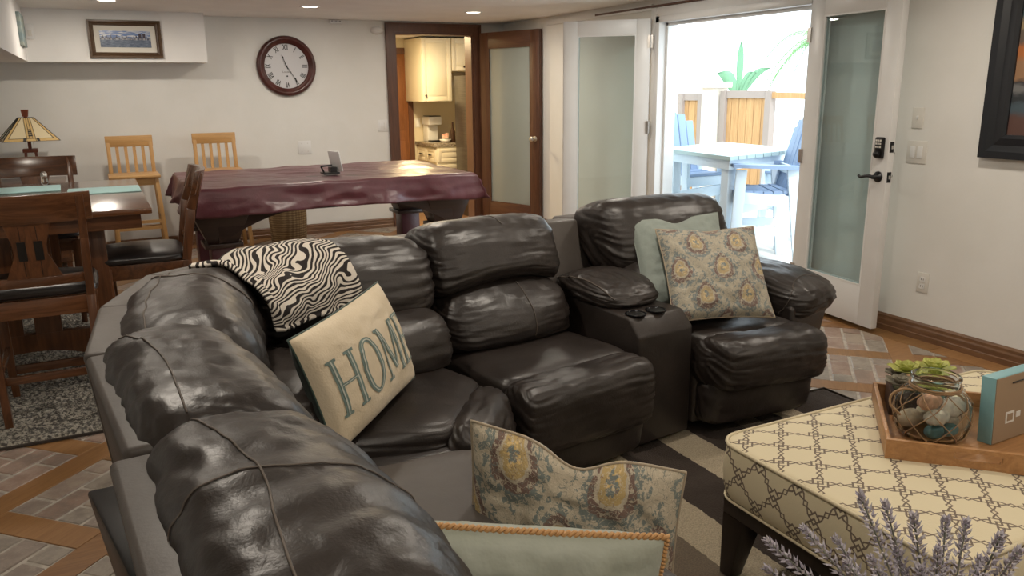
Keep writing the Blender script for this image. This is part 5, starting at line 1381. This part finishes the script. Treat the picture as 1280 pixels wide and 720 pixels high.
flower((.085, .40, .115), .060, 6, 3, MT['petal'], 'bloom', .25); flower((.165, .415, .125), .062, 6, 3, MT['petal'], 'bloom', .25); flower((.155, .335, .105), .055, 6, 3, MT['petal'], 'bloom', .3); flower((.06, .43, .09), .04, 7, 3, MT['succ'], 'succulent', .4)

# lavender bunch in a floor vase
VC = Vector((1.20, .74, 0)); e = thing('lavender_bunch', 'artificial lavender stems in a pale vase in the near right foreground', 'plant', VC+Vector((0, 0, .012)))
MB().lathe([(.045, .012), (.055, .02), (.068, .15), (.055, .30), (.030, .38), (.038, .41), (.034, .41), (.027, .38), (.05, .29), (.001, .1)], VC, 28, close=False).build('vase', MT['plastic'], e, smooth=True)
MT['lav'] = noisy('lavender floret', (.33, .30, .36), (.52, .49, .52), 120, .8); MT['stem'] = noisy('grey green stem', (.16, .17, .13), (.22, .22, .18), 50, .8)
TIPS = [(0.964, 0.916, 0.676), (1.04, 0.907, 0.683), (1.114, 0.897, 0.646), (1.074, 0.826, 0.778), (1.138, 0.825, 0.745), (1.101, 0.746, 0.772), (1.168, 0.735, 0.752), (1.226, 0.736, 0.731), (1.144, 0.726, 0.708), (1.152, 0.805, 0.662), (1.164, 0.644, 0.772), (1.22, 0.645, 0.73), (1.24, 0.713, 0.672), (1.09, 0.804, 0.665), (1.02, 0.966, 0.575), (1.111, 0.731, 0.683), (1.088, 0.849, 0.633)]
rl = random.Random(4)
for tp in TIPS:
    tp = Vector(tp); m0 = VC+Vector((rl.uniform(-.012, .012), rl.uniform(-.012, .012), .36)); md_ = m0.lerp(tp, .5)+Vector((0, 0, .03)); P = [m0, m0.lerp(tp, .25)+Vector((0, 0, .035)), md_, tp]
    st_ = MB().tube([cr(P, k/14) for k in range(15)], .0016, 5).build('stem', MT['stem'], e, smooth=True)
    b = MB()
    L_ = (tp-md_).length; nwh = max(8, int(.19/.011))
    for q in range(nwh):
        t = 1-q*.011/ (sum((cr(P, (k+1)/20)-cr(P, k/20)).length for k in range(20)))
        if t < .1: break
        p = cr(P, t); d = (cr(P, min(1, t+.03))-cr(P, t-.03)).normalized(); x = d.cross(Vector((.3, .2, 1))).normalized(); y = d.cross(x)
        rr = .0120*(.45+.55*min(1, q/4))
        for k in range(6):
            a = 2*PI*k/6+q*.7+rl.uniform(-.2, .2); o_ = (x*math.cos(a)+y*math.sin(a)); c = p+o_*rr*.55; tip_ = p+o_*rr*1.35+d*.013*rl.uniform(.7, 1.1)
            s1 = d.cross(o_)*.0040
            b.add([c, c+s1+d*.004+o_*.002, tip_, c-s1+d*.004+o_*.002, c+d*.006-o_*.001], [(0, 1, 4), (0, 4, 3), (1, 2, 4), (4, 2, 3), (0, 3, 2, 1)])
    fo = b.build('flower_spike', MT['lav'], st_)

# ------------------------------------------------------------ patio
MT['pave'] = noisy('patio concrete', (.58, .55, .50), (.66, .63, .58), 2, .85)
MT['fencewood'] = wood('cedar fence', (.50, .30, .13), (.40, .22, .09), 2, .7); MT['stucco'] = noisy('pale stucco', (.62, .56, .48), (.66, .60, .52), 6, .9)
MT['taupe'], _, _ = mat('taupe trim', (.30, .25, .22), .7)
MT['poly'], _, _ = mat('white poly lumber', (.58, .68, .76), .5); MT['slatblue'], _, _ = mat('slate blue poly lumber', (.20, .28, .42), .55); MT['tabletop'], _, _ = mat('shade tinted poly lumber', (.36, .46, .46), .5)  # table top's cyan is the tint of shade, put into its base colour
struct(box('floor_patio', (XR+T, .5, -.12), (14, 15, -.012), MT['pave']))
e = thing('patio_table', 'pale square bar table with a cyan shade tint standing on the patio', 'table', (5.06, 5.60, -.012))
pts = [Vector((4.46, 4.93, 0)), Vector((5.53, 5.21, 0)), Vector((5.60, 6.30, 0)), Vector((4.60, 5.98, 0))]
nbd = 9
for k in range(nbd):
    a, c = k/nbd+.004, (k+1)/nbd-.004
    q = [pts[0].lerp(pts[1], a), pts[0].lerp(pts[1], c), pts[3].lerp(pts[2], c), pts[3].lerp(pts[2], a)]
    MB().hexa([p+Vector((0, 0, .868)) for p in q]+[p+Vector((0, 0, .90)) for p in q]).build('board', MT['tabletop'], e)
cen = sum(pts, Vector())/4
def inset(k): return [cen+(p-cen)*k for p in pts]
i1, i2 = inset(.93), inset(.88)
for k in range(4):
    a, c, a2, c2 = i1[k], i1[(k+1) % 4], i2[k], i2[(k+1) % 4]
    MB().hexa([p+Vector((0, 0, .79)) for p in (a, c, c2, a2)]+[p+Vector((0, 0, .868)) for p in (a, c, c2, a2)]).build('apron', MT['poly'], e)
for p in inset(.80): MB().bar(p+Vector((0, 0, -.012)), p+Vector((0, 0, .80)), .085, .085).build('leg', MT['poly'], e, bevel=.004, smooth=True)
i3 = inset(.80)
for a, c in ((0, 1), (1, 2), (2, 3), (3, 0)): MB().bar(i3[a]+Vector((0, 0, .45)), i3[c]+Vector((0, 0, .45)), .03, .10).build('stretcher', MT['poly'], e)
def patio_chair(loc, rz, lab):
    e = thing('patio_chair', lab, 'chair', loc, rz, 'patio bar chairs'); K = dict(parent=e, local=True); m, s_ = MT['poly'], MT['slatblue']
    for s in (-1, 1):
        MB().bar((s*.27, .24, 0), (s*.25, .20, .80), .035, .085, (0, 1, 0)).build('leg', m, bevel=.003, smooth=True, **K)
        MB().bar((s*.27, -.30, 0), (s*.25, -.20, .82), .035, .085, (0, 1, 0)).build('leg', m, bevel=.003, smooth=True, **K)
        MB().hexa([(s*.20, -.26, .80), (s*.31, -.26, .80), (s*.34, .28, .825), (s*.22, .28, .825), (s*.20, -.26, .828), (s*.31, -.26, .828), (s*.34, .28, .853), (s*.22, .28, .853)]).build('armrest', s_, **K)
        MB().bar((s*.255, -.24, .30), (s*.255, .22, .30), .025, .07).build('stretcher', m, **K); MB().bar((s*.25, -.22, .54), (s*.25, .22, .58), .03, .09).build('side_rail', m, **K)
    MB().bar((-.25, .23, .28), (.25, .23, .28), .08, .03).build('footrest', m, **K); MB().bar((-.25, .21, .56), (.25, .21, .56), .025, .09).build('front_rail', m, **K); MB().bar((-.25, -.24, .78), (.25, -.24, .78), .025, .07).build('back_rail', m, **K)
    for k in range(6): y = .21-k*.078; MB().box((-.25, y-.036, .60+abs(k-3)*.004), (.25, y+.036, .622+abs(k-3)*.004)).build('seat_slat', s_, **K)
    for k in range(5):
        x = (k-2)*.098; h = 1.20-.022*abs(k-2)**2; MB().hexa([(x-.040, -.215, .58), (x+.040, -.215, .58), (x+.040, -.195, .58), (x-.040, -.195, .58), (x*1.08-.044, -.36, h), (x*1.08+.044, -.36, h), (x*1.08+.044, -.34, h), (x*1.08-.044, -.34, h)]).build('back_slat', s_, **K)
    return e
pc = patio_chair((4.90, 5.06, -.012), R(60), 'blue and white bar chair at the near right side of the patio table')
dup(pc, (5.26, 6.34, -.012), R(180), 'blue and white bar chair beyond the left side of the patio table')
dup(pc, (6.12, 5.75, -.012), R(85), 'blue and white bar chair at the far right side of the patio table')
# fence, pillar, beam
e = thing('stucco_pillar', 'pale stucco pillar with a cap in the patio fence', 'pillar', (7.05, 8.1, -.012))
box('shaft', (6.90, 7.98, -.012), (7.12, 8.20, 1.42), MT['stucco'], e); box('cap', (6.86, 7.94, 1.42), (7.16, 8.24, 1.49), MT['stucco'], e, bevel=.006)
def fence_panel(a, c, z1, lab, nb_):
    a, c = Vector((*a, 0)), Vector((*c, 0)); e = thing('fence_panel', lab, 'fence', (a+c)/2)
    for k in range(nb_):
        p, q = a.lerp(c, k/nb_), a.lerp(c, (k+1)/nb_); d = (c-a).normalized()*.003; MB().bar(p+d+Vector((0, 0, z1/2)), q-d+Vector((0, 0, z1/2)), .02, z1-.06).build('board', MT['fencewood'], e)
    MB().bar(a+Vector((0, 0, z1)), c+Vector((0, 0, z1)), .06, .09).build('top_rail', MT['taupe'], e)
    for p in (a, c): MB().bar(p+Vector((0, 0, -.012)), p+Vector((0, 0, z1+.04)), .09, .09, (0, 1, 0)).build('post', MT['taupe'], e)
fence_panel((6.88, 8.55), (6.95, 8.24), 1.31, 'narrow cedar fence panel left of the stucco pillar', 3)
fence_panel((7.02, 7.90), (7.10, 7.22), 1.34, 'cedar fence panel right of the stucco pillar', 6)
tag(MB().bar((7.10, 7.18, 1.33), (7.16, 6.50, 1.32), .05, .07).bar((7.16, 6.53, -.012), (7.16, 6.53, 1.30), .09, .09, (0, 1, 0)).build('fence_beam', MT['fencewood']), 'horizontal cedar beam right of the fence panel', 'beam')
MT['leafg'], _, _ = mat('banana leaf', (.16, .34, .20), .5); MT['palmg'], _, _ = mat('palm frond', (.16, .34, .12), .6)
e = thing('banana_plant', 'green banana plant rising behind the stucco pillar', 'plant', (7.55, 8.25, -.012))
MB().tube([(7.55, 8.25, -.012), (7.56, 8.25, 1.3)], .06, 8).build('stem', MT['leafg'], e, smooth=True)
for dx, dz, L_, wd in ((-.22, .05, .34, .08), (.0, .45, .62, .045), (.30, .10, .38, .05), (.16, .2, .3, .05)):
    A_ = Vector((7.55, 8.25, 1.25)); side = Vector((.8, -.6, 0)); tip = A_+side*dx*1.3+Vector((0, 0, L_+dz*.3)); b = MB(); vs = []
    for q in range(9):
        t = q/8; p = A_.lerp(tip, t)+Vector((0, 0, .12*math.sin(PI*t))); w_ = wd*math.sin(PI*min(1, t*.9+.08)); d = (tip-A_).normalized(); n_ = d.cross(Vector((.6, .8, 0))).normalized()
        vs += [p-n_*w_, p+Vector((.6, .8, 0))*.02, p+n_*w_]
    b.add(vs, [(3*i+j, 3*i+j+1, 3*i+j+4, 3*i+j+3) for i in range(8) for j in range(2)]); lf = b.build('leaf', MT['leafg'], e, smooth=True); lf.modifiers.new('t', 'SOLIDIFY').thickness = .004
e = thing('palm_tree', 'feathery palm fronds hanging over the patio fence', 'palm', (8.28, 7.60, -.012))
MB().tube([(8.28, 7.60, -.012), (8.27, 7.60, 1.2), (8.30, 7.60, 2.02)], lambda t: .05-.015*t, 10).build('trunk', MT['taupe'], e, smooth=True)
rp_ = random.Random(2)
for k in range(15):
    a = 2*PI*k/15+rp_.uniform(-.2, .2); el = rp_.uniform(-.1, .9); L_ = rp_.uniform(.6, .95); b = MB(); C0 = Vector((8.30, 7.60, 2.0)); P = []
    for q in range(15):
        t = q/14; P.append(C0+Vector((math.cos(a)*L_*t*math.cos(el*.6), math.sin(a)*L_*t*math.cos(el*.6), L_*(math.sin(el)*t-1.05*t*t))))
    b.tube(P, .006, 4)
    for q in range(2, 15):
        for u in (0, .5):
            p = P[q-1].lerp(P[q], u); d = (P[q]-P[q-1]).normalized(); s = d.cross(Vector((0, 0, 1))).normalized()
            for sg in (-1, 1):
                tp = p+s*sg*.13*math.sin(PI*min(.97, q/14+.1))+d*.12+Vector((0, 0, -.08)); b.add([p-d*.009, p+d*.009, tp], [(0, 1, 2)])
    b.build('frond', MT['palmg'], e)
